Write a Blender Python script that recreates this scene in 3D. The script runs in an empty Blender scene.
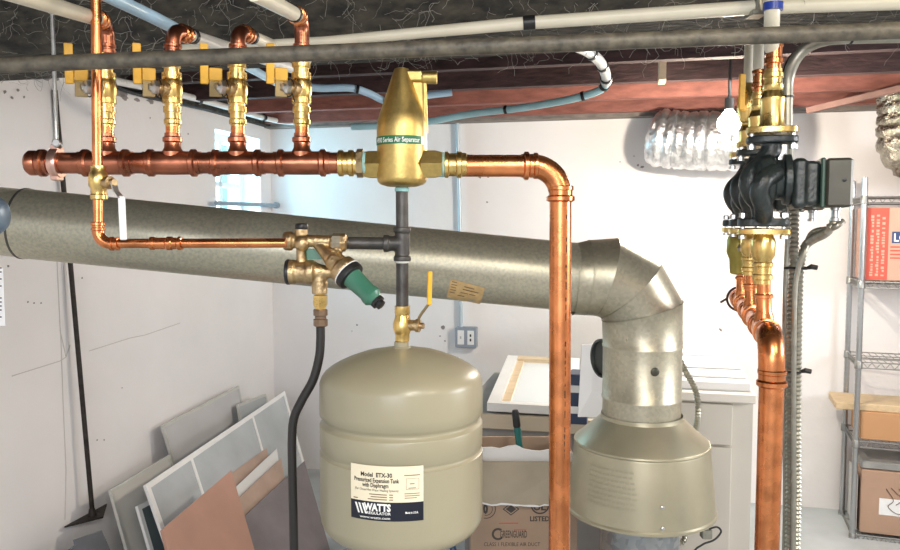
import bpy, bmesh, math, random
from mathutils import Vector, Matrix
random.seed(7)
PI = math.pi
C = bpy.context.scene.collection
SC = bpy.context.scene

# ------------------------------------------------------------------ camera
F = 760.0
EYE = Vector((0, 0, 1.4))
TH = math.atan(50.0 / F)
cam_d = bpy.data.cameras.new('camera')
cam_d.sensor_width = 36.0
cam_d.lens = F / 900.0 * 36.0
cam_d.clip_start = 0.02
cam = bpy.data.objects.new('camera', cam_d)
C.objects.link(cam)
cam.location = EYE
cam.rotation_euler = (PI / 2 - TH, 0, 0)
SC.camera = cam
FW = Vector((0, math.cos(TH), -math.sin(TH)))
UP = Vector((0, math.sin(TH), math.cos(TH)))
RT = Vector((1, 0, 0))


def ray(px, py):
    return FW * F + RT * (px - 450.0) + UP * (275.0 - py)


def D(px, py, Y):
    r = ray(px, py)
    return EYE + r * (Y / r.y)


def S(n, Y):
    return n * Y / F


def on_plane(px, py, p0, n):
    r = ray(px, py)
    return EYE + r * ((p0 - EYE).dot(n) / r.dot(n))


# room axes
U = Vector((.224, .975, 0)).normalized()
V = Vector((U.y, -U.x, 0))
Z = Vector((0, 0, 1))
W0 = Vector((.027, 4.10, 0))


def R3(s, t, z):            # s along back wall to the right, t towards the viewer from the back wall
    return W0 + V * s - U * t + Z * z


# ------------------------------------------------------------------ materials
MATS = {}


def mat(name, col, metal=0.0, rough=0.5, var=0.0, vscale=8.0, bump=0.0, bscale=40.0, col2=None, spec=0.5,
        stretch=None, kind='noise', trans=0.0, emit=None, emit_s=0.0, thr=None, coat=0.0, rvar=0.0, detail=4.0):
    m = bpy.data.materials.new(name)
    m.use_nodes = True
    nt = m.node_tree
    b = nt.nodes['Principled BSDF']
    b.inputs['Base Color'].default_value = (*col, 1)
    b.inputs['Metallic'].default_value = metal
    b.inputs['Roughness'].default_value = rough
    b.inputs['Specular IOR Level'].default_value = spec
    b.inputs['Coat Weight'].default_value = coat
    b.inputs['Coat Roughness'].default_value = .15
    tc = nt.nodes.new('ShaderNodeTexCoord')
    mp = nt.nodes.new('ShaderNodeMapping')
    nt.links.new(tc.outputs['Object'], mp.inputs['Vector'])
    if stretch:
        mp.inputs['Scale'].default_value = stretch
    if var or col2:
        if kind == 'noise':
            n = nt.nodes.new('ShaderNodeTexNoise')
            n.inputs['Scale'].default_value = vscale
            n.inputs['Detail'].default_value = detail
            fac = n.outputs['Fac']
        elif kind == 'voronoi':
            n = nt.nodes.new('ShaderNodeTexVoronoi')
            n.inputs['Scale'].default_value = vscale
            fac = n.outputs['Color']
        nt.links.new(mp.outputs['Vector'], n.inputs['Vector'])
        rp = nt.nodes.new('ShaderNodeValToRGB')
        lo, hi = thr if thr else (.3, .7)
        rp.color_ramp.elements[0].position = lo
        rp.color_ramp.elements[1].position = hi
        c2 = col2 if col2 else tuple(max(0, c * (1 - var)) for c in col)
        c1 = col if col2 else tuple(min(1, c * (1 + var)) for c in col)
        rp.color_ramp.elements[0].color = (*c2, 1)
        rp.color_ramp.elements[1].color = (*c1, 1)
        nt.links.new(fac, rp.inputs['Fac'])
        nt.links.new(rp.outputs['Color'], b.inputs['Base Color'])
        if rvar:
            ma = nt.nodes.new('ShaderNodeMath')
            ma.operation = 'MULTIPLY_ADD'
            ma.inputs[1].default_value = rvar
            ma.inputs[2].default_value = rough - rvar * .5
            nt.links.new(fac, ma.inputs[0])
            nt.links.new(ma.outputs[0], b.inputs['Roughness'])
    if bump:
        n2 = nt.nodes.new('ShaderNodeTexNoise')
        n2.inputs['Scale'].default_value = bscale
        n2.inputs['Detail'].default_value = 5
        nt.links.new(mp.outputs['Vector'], n2.inputs['Vector'])
        bp = nt.nodes.new('ShaderNodeBump')
        bp.inputs['Strength'].default_value = bump
        bp.inputs['Distance'].default_value = .01
        nt.links.new(n2.outputs['Fac'], bp.inputs['Height'])
        nt.links.new(bp.outputs['Normal'], b.inputs['Normal'])
    if emit:
        b.inputs['Emission Color'].default_value = (*emit, 1)
        b.inputs['Emission Strength'].default_value = emit_s
    if trans:
        b.inputs['Transmission Weight'].default_value = trans
        b.inputs['IOR'].default_value = 1.45
    MATS[name] = m
    return m


copper = mat('copper', (.74, .27, .105), 1, .27, var=.28, vscale=28, bump=.06, bscale=30, rvar=.12)
copper_dark = mat('copper_dull', (.44, .16, .09), 1, .30, var=.32, vscale=30, bump=.08, bscale=40, rvar=.14)
brass = mat('brass', (.78, .55, .20), 1, .28, var=.2, vscale=40, bump=.08, bscale=60, rvar=.1)
cast_brass = mat('cast_brass', (.62, .45, .16), 1, .40, var=.10, vscale=120, bump=.07, bscale=320, rvar=.06)
bronze = mat('bronze', (.52, .38, .21), 1, .40, var=.22, vscale=70, bump=.2, bscale=200)
iron = mat('black_iron', (.085, .08, .075), .55, .42, var=.35, vscale=35, bump=.15, bscale=90)
iron_pipe = mat('dusty_black_pipe', (.15, .13, .095), .1, .5, var=0, vscale=60, bump=.2, bscale=120,
                col2=(.055, .05, .042), thr=(.3, .65))
pumpblk = mat('pump_black_paint', (.018, .026, .026), .0, .38, var=.4, vscale=40, bump=.18, bscale=160, spec=.6)
pumpbox = mat('pump_box_grey', (.07, .066, .052), .3, .42, var=.15, vscale=25, bump=.05)
pumpgreen = mat('pump_green_plate', (.03, .07, .05), .0, .4)
galv = mat('galvanized_steel', (.54, .50, .38), .72, .38, kind='voronoi', vscale=130, col2=(.44, .415, .32), thr=(.1, .9),
           bump=.05, bscale=18)
galv_run = mat('weathered_galvanized', (.56, .525, .40), .60, .36, kind='noise', vscale=130, col2=(.43, .415, .33),
               thr=(.34, .60), bump=.05, bscale=14, detail=8)
hoodm = mat('hood_metal', (.44, .405, .29), .5, .38, var=.08, vscale=12, bump=.04, bscale=16)
zinc = mat('zinc_plated_steel', (.62, .62, .60), .9, .3, var=.15, vscale=90)
tankm = mat('tank_enamel', (.335, .305, .21), 0, .34, var=.05, vscale=6, bump=.05, bscale=26, coat=.05)
wallm = mat('whitewashed_block', (.86, .835, .83), 0, .8, var=.035, vscale=2.2, bump=.35, bscale=9)
floorm = mat('painted_concrete', (.46, .495, .51), 0, .55, var=.16, vscale=3.5, bump=.1, bscale=30)
joistm = mat('old_joist_wood', (.25, .092, .070), 0, .75, var=.3, vscale=5, stretch=(1.2, 8, 8), bump=.3, bscale=16)
shadedjoist = mat('shaded_joist_wood', (.050, .024, .024), 0, .8, var=.5, vscale=6, stretch=(1.2, 8, 8), bump=.3, bscale=16)  # darker copy of the joist wood, shade of the near joists put into the colour
girderm = mat('sooty_girder', (.085, .075, .055), 0, .85, var=0, vscale=22, col2=(.018, .017, .015), thr=(.38, .78),
              stretch=(1, 2, 2.2), bump=.5, bscale=34, detail=12)
subfloorm = mat('subfloor_boards', (.035, .022, .016), 0, .8, var=.4, vscale=6, stretch=(1, 9, 1))
webm = mat('cobweb', (.30, .285, .25), 0, .9)
pexw = mat('pex_beige', (.66, .62, .50), 0, .38, var=.06, vscale=20)
pexl = mat('pex_white', (.78, .78, .76), 0, .35, var=.05, vscale=20)
pexb = mat('pex_pale_blue', (.42, .62, .78), 0, .34, var=.08, vscale=14)
pexg = mat('pex_blue_green', (.40, .66, .72), 0, .34, var=.08, vscale=14)
black = mat('black_plastic', (.012, .012, .013), 0, .4)
rubber = mat('black_hose', (.016, .014, .013), 0, .45)
yellow = mat('yellow_vinyl', (.85, .46, .04), 0, .45, var=.12, vscale=60)
steelh = mat('handle_steel', (.27, .20, .10), .8, .45, var=.2, vscale=50)
white = mat('white_paint', (.84, .84, .83), 0, .45, var=.03, vscale=10)
paper = mat('white_sheet', (.80, .80, .80), 0, .7, var=.02, vscale=8)
beige = mat('beige_cabinet', (.62, .585, .52), 0, .5, var=.03, vscale=5)
greyc = mat('grey_cabinet', (.30, .29, .27), 0, .6, var=.1, vscale=6)
cream = mat('label_cream', (.82, .74, .55), 0, .5, var=.03, vscale=20)
navy = mat('label_navy', (.005, .007, .018), 0, .4)
ink = mat('black_ink', (.015, .013, .012), 0, .7)
inkbrown = mat('brown_ink', (.20, .13, .07), 0, .7)
inkgrey = mat('grey_ink', (.16, .15, .15), 0, .7)
inkred = mat('red_ink', (.55, .08, .05), 0, .7)
inkblue = mat('blue_ink', (.03, .06, .16), 0, .6)
whiteink = mat('white_ink', (.85, .85, .82), 0, .6)
green = mat('label_green', (.01, .14, .05), 0, .4)
greencap = mat('green_plastic', (.045, .17, .11), 0, .35, spec=.6)
teal = mat('teal_sealant', (.30, .55, .55), 0, .6, var=.2, vscale=120)
card = mat('cardboard', (.36, .255, .18), 0, .8, var=.07, vscale=10, bump=.05, bscale=60)
cardlight = mat('cardboard_inside', (.40, .345, .26), 0, .8, var=.08, vscale=10, bump=.05, bscale=60)
cardpink = mat('moving_box_card', (.56, .33, .25), 0, .8, var=.05, vscale=8)
foil = mat('aluminium_foil', (.70, .72, .74), .9, .32, var=.25, vscale=22, bump=.7, bscale=55)
foil2 = mat('aluminium_foil_crumpled', (.36, .33, .27), .95, .2, var=.1, vscale=20, bump=1.0, bscale=60)
chrome = mat('chrome_wire', (.46, .47, .48), 1, .28)
greymetal = mat('grey_conduit', (.34, .33, .28), .75, .38, var=.15, vscale=50)
armor = mat('armored_cable', (.40, .39, .33), .8, .38, var=.15, vscale=80)
screenmesh = mat('window_pane_dusty', (.47, .50, .52), 0, .25, var=.12, vscale=5, spec=.6)
alu = mat('aluminium_frame', (.66, .66, .62), .45, .4, var=.06, vscale=20)
glassdark = mat('dark_pane', (.12, .15, .16), 0, .2)
tan = mat('pinkish_board', (.50, .285, .215), 0, .75, var=.08, vscale=5)
tan2 = mat('tan_board', (.50, .36, .29), 0, .75, var=.12, vscale=8)
slate = mat('grey_purple_board', (.215, .19, .20), 0, .75, var=.08, vscale=9)
slate2 = mat('slate_board', (.14, .15, .17), 0, .8, var=.1, vscale=9)
wood = mat('pale_wood', (.70, .56, .38), 0, .6, var=.12, vscale=10, stretch=(1, 6, 6))
rust = mat('dark_rusted_iron', (.035, .028, .024), .4, .6, var=.4, vscale=40, bump=.2)
bluebag = mat('blue_plastic_bag', (.10, .24, .52), 0, .3, col2=(.55, .66, .78), vscale=14, thr=(.42, .5), bump=.5, bscale=12)
bluegrey = mat('blue_grey_enamel', (.16, .22, .30), .2, .35, var=.1)
wirem = mat('grey_wire_shelf', (.30, .30, .29), .8, .4)
skin_pane = None

# thin glass (clear, a little gloss)
glass = bpy.data.materials.new('window_glass')
glass.use_nodes = True
_nt = glass.node_tree
_nt.nodes.remove(_nt.nodes['Principled BSDF'])
_tr = _nt.nodes.new('ShaderNodeBsdfTransparent')
_tr.inputs['Color'].default_value = (.74, .95, 1, 1)
_gl = _nt.nodes.new('ShaderNodeBsdfGlossy')
_gl.inputs['Roughness'].default_value = .05
_mx = _nt.nodes.new('ShaderNodeMixShader')
_mx.inputs['Fac'].default_value = .08
_nt.links.new(_tr.outputs[0], _mx.inputs[1])
_nt.links.new(_gl.outputs[0], _mx.inputs[2])
_nt.links.new(_mx.outputs[0], _nt.nodes['Material Output'].inputs['Surface'])


# ------------------------------------------------------------------ geometry helpers
class MB:
    def __init__(self):
        self.v, self.f, self.m = [], [], []
        self.mi = 0

    def face(self, idx):
        self.f.append(tuple(idx))
        self.m.append(self.mi)

    def loft(self, rings, cap=True, closed=False):
        n = len(rings[0])
        base = len(self.v)
        for r in rings:
            self.v.extend(r)
        k = len(rings)
        for i in range(k if closed else k - 1):
            a, b = base + i * n, base + ((i + 1) % k) * n
            for j in range(n):
                j2 = (j + 1) % n
                self.face((a + j, a + j2, b + j2, b + j))
        if cap and not closed:
            self.face(tuple(range(base + n - 1, base - 1, -1)))
            self.face(tuple(range(base + (k - 1) * n, base + k * n)))
        return self

    def lathe(self, A, axis, prof, n=28, cap=True, hexa=False):
        axis = Vector(axis).normalized()
        ref = Z if abs(axis.z) < .9 else Vector((1, 0, 0))
        e1 = axis.cross(ref).normalized()
        e2 = axis.cross(e1)
        if hexa:
            n = 6
        rings = []
        for d, r in prof:
            rings.append([A + axis * d + (e1 * math.cos(2 * PI * j / n) + e2 * math.sin(2 * PI * j / n)) * max(r, 1e-4)
                          for j in range(n)])
        return self.loft(rings, cap)

    def cyl(self, A, B, r, n=20, r2=None, bev=0.0):
        L = (B - A).length
        r2 = r if r2 is None else r2
        if bev:
            return self.lathe(A, B - A, [(0, r - bev), (bev, r), (L - bev, r2), (L, r2 - bev)], n)
        return self.lathe(A, B - A, [(0, r), (L, r2)], n)

    def ringed(self, A, B, r, rings=(), rr=None, w=.003, n=28):
        L = (B - A).length
        rr = rr or r * 1.15
        pr = [(0, r)]
        for d in sorted(rings):
            pr += [(d - w, r), (d - w * .45, rr), (d + w * .45, rr), (d + w, r)]
        pr.append((L, r))
        pr = [(min(max(d, 0), L), x) for d, x in pr]
        return self.lathe(A, B - A, pr, n)

    def tube(self, pts, r, n=14, cap=True):
        pts = [Vector(p) for p in pts]
        rr = r if isinstance(r, (list, tuple)) else [r] * len(pts)
        rings = []
        e1 = None
        for i, p in enumerate(pts):
            if i == 0:
                t = pts[1] - pts[0]
            elif i == len(pts) - 1:
                t = pts[-1] - pts[-2]
            else:
                t = (pts[i + 1] - p).normalized() + (p - pts[i - 1]).normalized()
            t.normalize()
            if e1 is None:
                ref = Z if abs(t.z) < .9 else Vector((1, 0, 0))
                e1 = t.cross(ref).normalized()
            e1 = (e1 - t * e1.dot(t)).normalized()
            e2 = t.cross(e1)
            rings.append([p + (e1 * math.cos(2 * PI * j / n) + e2 * math.sin(2 * PI * j / n)) * rr[i] for j in range(n)])
        return self.loft(rings, cap)

    def box(self, c, hx, hy, hz, ax=None, bev=0.0):
        ax = ax or (Vector((1, 0, 0)), Vector((0, 1, 0)), Z)
        a, b, d = ax
        if bev:
            def rect(k, s):
                x, y = hx - s, hy - s
                pts = []
                for sx, sy in ((1, 1), (-1, 1), (-1, -1), (1, -1)):
                    if sx * sy > 0:
                        q = [(sx * x, sy * (y - bev)), (sx * (x - bev), sy * y)]
                    else:
                        q = [(sx * (x - bev), sy * y), (sx * x, sy * (y - bev))]
                    pts += [c + a * i + b * j + d * k for i, j in q]
                return pts
            return self.loft([rect(-hz, bev), rect(-hz + bev, 0), rect(hz - bev, 0), rect(hz, bev)])
        ring = lambda k: [c + a * i + b * j + d * k for i, j in ((-hx, -hy), (hx, -hy), (hx, hy), (-hx, hy))]
        return self.loft([ring(-hz), ring(hz)])

    def prism(self, poly, n, th):
        n = Vector(n).normalized()
        return self.loft([[p.copy() for p in poly], [p + n * th for p in poly]])

    def grid(self, fn, nu, nv):
        base = len(self.v)
        for j in range(nv + 1):
            for i in range(nu + 1):
                self.v.append(Vector(fn(i / nu, j / nv)))
        for j in range(nv):
            for i in range(nu):
                a = base + j * (nu + 1) + i
                self.face((a, a + 1, a + nu + 2, a + nu + 1))
        return self

    def sphere(self, c, r, n=16, sc=(1, 1, 1)):
        prof = [(-r * math.cos(PI * k / n), r * math.sin(PI * k / n)) for k in range(n + 1)]
        b0 = len(self.v)
        self.lathe(Vector((0, 0, 0)), Z, prof, n * 2)
        for i in range(b0, len(self.v)):
            q = self.v[i]
            self.v[i] = c + Vector((q.x * sc[0], q.y * sc[1], q.z * sc[2]))
        return self

    def text(self, s, height, fn, x0=0.0, y0=0.0, width=None, align='LEFT', bold=0.0):
        cu = bpy.data.curves.new('t', 'FONT')
        cu.body = s
        cu.size = 1.0
        cu.resolution_u = 2
        cu.offset = bold
        ob = bpy.data.objects.new('t', cu)
        C.objects.link(ob)
        dg = bpy.context.evaluated_depsgraph_get()
        me = bpy.data.meshes.new_from_object(ob.evaluated_get(dg))
        xs = [v.co.x for v in me.vertices] or [0, 1]
        xmin, xmax = min(xs), max(xs)
        k = height / .70
        kx = k if width is None else width / (xmax - xmin)
        wd = (xmax - xmin) * kx
        ox = x0 - (wd / 2 if align == 'CENTER' else wd if align == 'RIGHT' else 0)
        base = len(self.v)
        for v in me.vertices:
            self.v.append(Vector(fn(ox + (v.co.x - xmin) * kx, y0 + v.co.y * k)))
        for p in me.polygons:
            self.face([base + i for i in p.vertices])
        bpy.data.objects.remove(ob)
        bpy.data.curves.remove(cu)
        bpy.data.meshes.remove(me)
        return self

    def bar(self, fn, x0, y0, x1, y1):
        n = 3
        return self.grid(lambda u, v: fn(x0 + (x1 - x0) * u, y0 + (y1 - y0) * v), n, 1)


def world_loc(o):
    p = Vector(o.location)
    while o.parent:
        o = o.parent
        p += o.location
    return p


def obj(name, mb, m, parent=None, smooth=35, fuse=0.0, sm_it=2, keep_normals=False, **tags):
    me = bpy.data.meshes.new(name)
    me.from_pydata([tuple(v) for v in mb.v], [], mb.f)
    bm = bmesh.new()
    bm.from_mesh(me)
    if not keep_normals:
        bmesh.ops.recalc_face_normals(bm, faces=bm.faces)
    bm.to_mesh(me)
    bm.free()
    if fuse:
        tmp = bpy.data.objects.new('tmp', me)
        C.objects.link(tmp)
        md = tmp.modifiers.new('r', 'REMESH')
        md.mode = 'VOXEL'
        md.voxel_size = fuse
        ms = tmp.modifiers.new('s', 'SMOOTH')
        ms.iterations = sm_it
        ms.factor = .5
        dg = bpy.context.evaluated_depsgraph_get()
        me2 = bpy.data.meshes.new_from_object(tmp.evaluated_get(dg))
        bpy.data.objects.remove(tmp)
        me = me2
        me.name = name
        me.materials.clear()
    if isinstance(m, (list, tuple)):
        for q in m:
            me.materials.append(q)
        for p, k in zip(me.polygons, mb.m):
            p.material_index = k
    else:
        me.materials.append(m)
    if smooth:
        for p in me.polygons:
            p.use_smooth = True
        if not fuse:
            me.set_sharp_from_angle(angle=math.radians(smooth))
    o = bpy.data.objects.new(name, me)
    C.objects.link(o)
    if parent:
        o.parent = parent
        o.location = -world_loc(parent)
    for k, v in tags.items():
        o[k] = v
    return o


def thing(name, label, cat, loc=(0, 0, 0), group=None):
    o = bpy.data.objects.new(name, None)
    o.empty_display_size = .02
    C.objects.link(o)
    o.location = loc
    o['label'] = label
    o['category'] = cat
    if group:
        o['group'] = group
    return o


def tag(o, label, cat, group=None):
    o['label'] = label
    o['category'] = cat
    if group:
        o['group'] = group
    return o


def struct(name, mb, m, parent=None, smooth=0):
    return obj(name, mb, m, parent, smooth, kind='structure')


def dup(root, delta, label, group=None):
    r = root.copy()
    C.objects.link(r)
    r.location = Vector(root.location) + Vector(delta)
    r['label'] = label
    if group:
        r['group'] = group
    for ch in list(root.children):
        c = ch.copy()
        C.objects.link(c)
        c.parent = r
        for g in list(ch.children):
            d = g.copy()
            C.objects.link(d)
            d.parent = c
    return r


def arc(A, corner, B, r, n=8):
    """points rounding the corner A-corner-B with radius r"""
    a = (A - corner).normalized()
    b = (B - corner).normalized()
    ang = a.angle(b)
    t = r / math.tan(ang / 2)
    cen = corner + (a + b).normalized() * (r / math.sin(ang / 2))
    p0 = corner + a * t
    p1 = corner + b * t
    u, w = p0 - cen, p1 - cen
    tot = u.angle(w)
    out = []
    for i in range(n + 1):
        k = i / n
        out.append(cen + (u * math.sin((1 - k) * tot) + w * math.sin(k * tot)) / math.sin(tot))
    return out


def smooth_path(pts, n=8):
    pts = [Vector(p) for p in pts]
    q = [pts[0] * 2 - pts[1]] + pts + [pts[-1] * 2 - pts[-2]]
    out = []
    for i in range(1, len(q) - 2):
        p0, p1, p2, p3 = q[i - 1:i + 3]
        for k in range(n):
            t = k / n
            out.append(.5 * ((2 * p1) + (p2 - p0) * t + (2 * p0 - 5 * p1 + 4 * p2 - p3) * t * t
                             + (3 * p1 - p0 - 3 * p2 + p3) * t ** 3))
    out.append(pts[-1])
    return out


def resample(pts, step):
    out = [pts[0]]
    acc = 0
    for a, b in zip(pts, pts[1:]):
        L = (b - a).length
        d = step - acc
        while d <= L:
            out.append(a + (b - a) * (d / L))
            d += step
        acc = (acc + L) % step
    return out


def corrugated(mb, pts, r, pitch, dr, n=10):
    p = resample(smooth_path(pts, 10), pitch / 2)
    mb.tube(p, [r + (dr if i % 2 else -dr) for i in range(len(p))], n)


# ================================================================== SETTING
CEIL = 1.953     # underside of the joists
SUB = 2.16
SL = -1.07       # left wall at s = SL
SRT = 3.3
TFRONT = 6.2
# floor, ceiling
m = MB()
m.box(R3((SL + SRT) / 2, TFRONT / 2 - .1, -.06), (SRT - SL) / 2 + .3, TFRONT / 2 + .3, .06, (V, U, Z))
struct('floor', m, floorm)
m = MB()
m.box(R3((SL + SRT) / 2, TFRONT / 2 - .1, SUB + .03), (SRT - SL) / 2 + .3, TFRONT / 2 + .3, .03, (V, U, Z))
struct('ceiling', m, subfloorm)
# back wall
m = MB()
m.box(R3((SL + SRT) / 2, -.1, SUB / 2), (SRT - SL) / 2 + .2, .1, SUB / 2, (V, U, Z))
struct('wall_back', m, wallm)
# left wall with window opening
wt0, wt1, wz0, wz1 = .13, .60, 1.36, 1.87
m = MB()
TH_ = .1


def lw(t0, t1, z0, z1):
    m.box(R3(SL - TH_, (t0 + t1) / 2, (z0 + z1) / 2), TH_, (t1 - t0) / 2, (z1 - z0) / 2, (V, U, Z))


lw(-.2, wt0, 0, SUB)
lw(wt1, TFRONT, 0, SUB)
lw(wt0, wt1, 0, wz0)
lw(wt0, wt1, wz1, SUB)
struct('wall_left', m, wallm)
# right wall (outside the frame, closes the room)
m = MB()
m.box(R3(SRT + .1, TFRONT / 2, SUB / 2), .1, TFRONT / 2, SUB / 2, (V, U, Z))
struct('wall_right', m, wallm)
# thin cracks/joints in the whitewashed wall, real shallow grooves drawn as hairline ridges
m = MB()
n_l = V
p0_l = R3(SL + .0015, 0, 0)
for pts in (((12, 376), (60, 361), (66, 357)), ((89, 351), (130, 338), (145, 335), (180, 323)),
            ((57, 260), (60, 325), (61, 340), (63, 400), (66, 470), (65, 520)), ((60, 330), (66, 357), (70, 345))):
    m.tube([on_plane(x, y, p0_l, n_l) for x, y in pts], .0016, 5)
struct('trim_1', m, mat('wall_joint_grey', (.60, .57, .55), 0, .9))
# joists
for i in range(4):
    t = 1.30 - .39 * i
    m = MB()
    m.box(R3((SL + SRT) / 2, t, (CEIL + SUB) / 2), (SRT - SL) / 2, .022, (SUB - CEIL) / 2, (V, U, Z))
    struct('trim_%d' % (i + 2), m, shadedjoist if i < 2 else joistm)
m = MB()
m.box(R3((SL + SRT) / 2, .04, CEIL + .055), (SRT - SL) / 2, .035, .07, (V, U, Z))
struct('trim_6', m, mat('sill_plate_grey', (.22, .19, .17), 0, .8, var=.3, vscale=8, stretch=(1, 6, 6)))
# sill plate on the left wall
m = MB()
m.box(R3(SL + .02, 2.2, CEIL + .05), .02, 2.2, .06, (V, U, Z))
struct('trim_7', m, girderm)
# big girder across the picture
GB = 1.762
gt0 = 2.62  # front face t at s=0  -> Y about 1.52
m = MB()
m.box(R3((SL + SRT) / 2, gt0 - .135, (GB + SUB) / 2), (SRT - SL) / 2, .135, (SUB - GB) / 2, (V, U, Z), bev=.012)
struct('trim_8', m, girderm)
# cobwebs on the girder
m = MB()
for k in range(900):
    under = random.random() < .42
    s = random.uniform(-.95, 1.5)
    if under:
        p = R3(s, gt0 - random.uniform(.02, .26), GB - .002)
    else:
        p = R3(s, gt0 + .003, random.uniform(GB, GB + .12))
    pts = [p]
    d = Vector((random.gauss(0, 1), random.gauss(0, .3), random.gauss(-.3, .6))).normalized()
    for q in range(random.randint(4, 9)):
        d = (d + Vector((random.gauss(0, .55), random.gauss(0, .2), random.gauss(-.04, .5)))).normalized()
        p = p + d * random.uniform(.004, .012)
        if under:
            p.z = min(p.z, GB - .001)
        else:
            # stay in front of the face
            pass
        pts.append(p.copy())
    m.tube(pts, random.uniform(.00018, .00050), 4)
cw = obj('cobweb', m, webm, smooth=0, kind='stuff')
tag(cw, 'dusty pale cobweb strands hanging on the dark ceiling girder', 'cobwebs')

# window in the left wall
m = MB()
fx = SL - .13


def wf(t0, t1, z0, z1, d=.025):
    m.box(R3(fx, (t0 + t1) / 2, (z0 + z1) / 2), d, (t1 - t0) / 2, (z1 - z0) / 2, (V, U, Z))


fw = .04
wf(wt0, wt1, wz0, wz0 + fw)
wf(wt0, wt1, wz1 - fw, wz1)
wf(wt0, wt0 + fw, wz0 + fw, wz1 - fw)
wf(wt1 - fw, wt1, wz0 + fw, wz1 - fw)
wf(.345, .375, wz0 + fw, wz1 - fw, .02)
wf(wt0 + fw, wt1 - fw, 1.60, 1.625, .02)
win = struct('window_1', m, white)
m = MB()
m.box(R3(fx, (wt0 + wt1) / 2, (wz0 + wz1) / 2), .002, (wt1 - wt0) / 2 - fw, (wz1 - wz0) / 2 - fw, (V, U, Z))
g = obj('pane', m, glass, win, 0)
# grey pipe crossing in front of the window into the corner
a = on_plane(216, 203, R3(SL + .05, 0, 0), V)
b = R3(SL + .05, .03, a.z + .005)
m = MB()
m.tube([a, b], .011, 12)
m.lathe(b, (b - a), [(-.025, .011), (-.02, .018), (0, .018), (.005, .010)], 16)
o = obj('wall_pipe', m, mat('blue_grey_pipe', (.30, .37, .44), .3, .4))
tag(o, 'thin blue grey pipe running across the lower part of the bright window', 'pipe')

# ================================================================== HEADER
YH = 1.2
pxm = YH / F


def hx(px, py=163.0, Y=YH):
    return D(px, py, Y)


hdr = thing('copper_manifold', 'dark copper header pipe with four tees on top, left of the brass air separator', 'pipe manifold',
            hx(180))
m = MB()
m.cyl(hx(30), hx(340), .0165, 28)
obj('pipe', m, copper_dark, hdr)
m = MB()
m.lathe(hx(28), RT, [(0, .0165), (.004, .0195), (.012, .0195), (.016, .0182), (.020, .0215), (.026, .0215), (.029, .0182), (.034, .018)])
obj('end_cap', m, copper_dark, hdr)
RIS = [107, 173, 238, 302]
TEE = [(86, 126), (151, 194), (216, 258), (281, 323)]
for (a, b), c in zip(TEE, RIS):
    m = MB()
    A, B = hx(a - 7), hx(b + 7)
    L = (B - A).length
    pr = [(0, .0178), (.006, .0178), (.008, .0215), (.014, .0215), (.0165, .0183), (L * .5, .0186),
          (L - .0165, .0183), (L - .014, .0215), (L - .008, .0215), (L - .006, .0178), (L, .0178)]
    m.lathe(A, RT, pr)
    m.lathe(hx(c), Z, [(0, .015), (.017, .0165), (.023, .0128), (.031, .0122), (.033, .0148), (.039, .0148), (.041, .0118), (.046, .0118)], 24)
    obj('tee', m, copper_dark, hdr)
    m = MB()
    m.cyl(hx(c) + Z * .03, D(c, 112, YH), .0106, 20)
    obj('riser', m, copper, hdr)

# hanger rod and clamp
hang = thing('pipe_hanger', 'thin zinc threaded rod with split ring clamp holding the left end of the header', 'pipe hanger', hx(57))
m = MB()
top = D(52, 8, YH + .02)
nb = hx(57, 148)
pts = resample([top, nb], .0022)
m.tube(pts, [.0034 if i % 2 else .0030 for i in range(len(pts))], 8)
obj('threaded_rod', m, zinc, hang)
m = MB()
m.lathe(hx(53), RT, [(0, .0168), (0, .0225), (.003, .0235), (.010, .0235), (.013, .0225), (.013, .0168)], 28, cap=False)
m.box(hx(57, 149), .006, .010, .007, bev=.0015)
m.box(hx(57, 177.5), .006, .010, .005, bev=.0015)
obj('ring_clamp', m, mat('copper_plated_steel', (.72, .45, .36), .9, .3), hang, smooth=30)
m = MB()
m.lathe(hx(60, 146, YH - .010), Vector((.2, -1, .15)), [(0, .0045), (.012, .0045), (.0135, .0065), (.019, .0065), (.021, .005)], 12)
obj('clamp_screw', m, zinc, hang)
m = MB()
m.lathe(top + Z * .012, -Z, [(0, .012), (.004, .012), (.006, .006), (.02, .006)], 16)
obj('ceiling_nut', m, zinc, hang)

# ---------------------------------------------------------------- four zone ball valves
vx = RIS[1]


def vp(px, py, Y=YH):
    return D(px, py, Y)


vg = 'yellow handled ball valves on the header'
val = thing('ball_valve', 'second yellow handled brass ball valve from the left along the header', 'valve', vp(vx, 125), vg)
m = MB()
base = vp(vx, 127)
H = (vp(vx, 52) - base).length
k = H / 75.0   # metres per pixel of height


def q(y):
    return (127 - y) * k


pr = [(0, .0112), (q(125), .0112), (q(124), .0135), (q(120), .0135), (q(119), .0118), (q(113), .0118), (q(112.5), .0140), (q(107), .0140),
      (q(106.5), .0116), (q(104), .0118), (q(103.5), .0150), (q(98), .0150), (q(97.5), .0138), (q(93), .0160), (q(84), .0160), (q(80), .0142), (q(79.5), .0152), (q(73), .0152), (q(72.5), .0118),
      (q(68), .0118), (q(67.5), .0142), (q(63), .0142), (q(62.5), .0120), (q(57), .0120), (q(56), .0134), (q(53), .0134), (q(52), .0112)]
m.lathe(base, Z, pr, 28)
obj('valve_body', m, brass, val)
sd = Vector((-.66, -.75, .0)).normalized()
s0 = vp(vx, 90)
m = MB()
m.lathe(s0, sd, [(0, .0125), (.016, .0125), (.017, .0138), (.021, .0138), (.022, .0095), (.027, .0095)], 24)
obj('stem', m, bronze, val)
m = MB()
m.lathe(s0, sd, [(.0265, .0105), (.029, .0112), (.034, .0112), (.036, .006), (.039, .0055), (.0395, .003)], 6)
obj('packing_nut', m, zinc, val)
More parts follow.
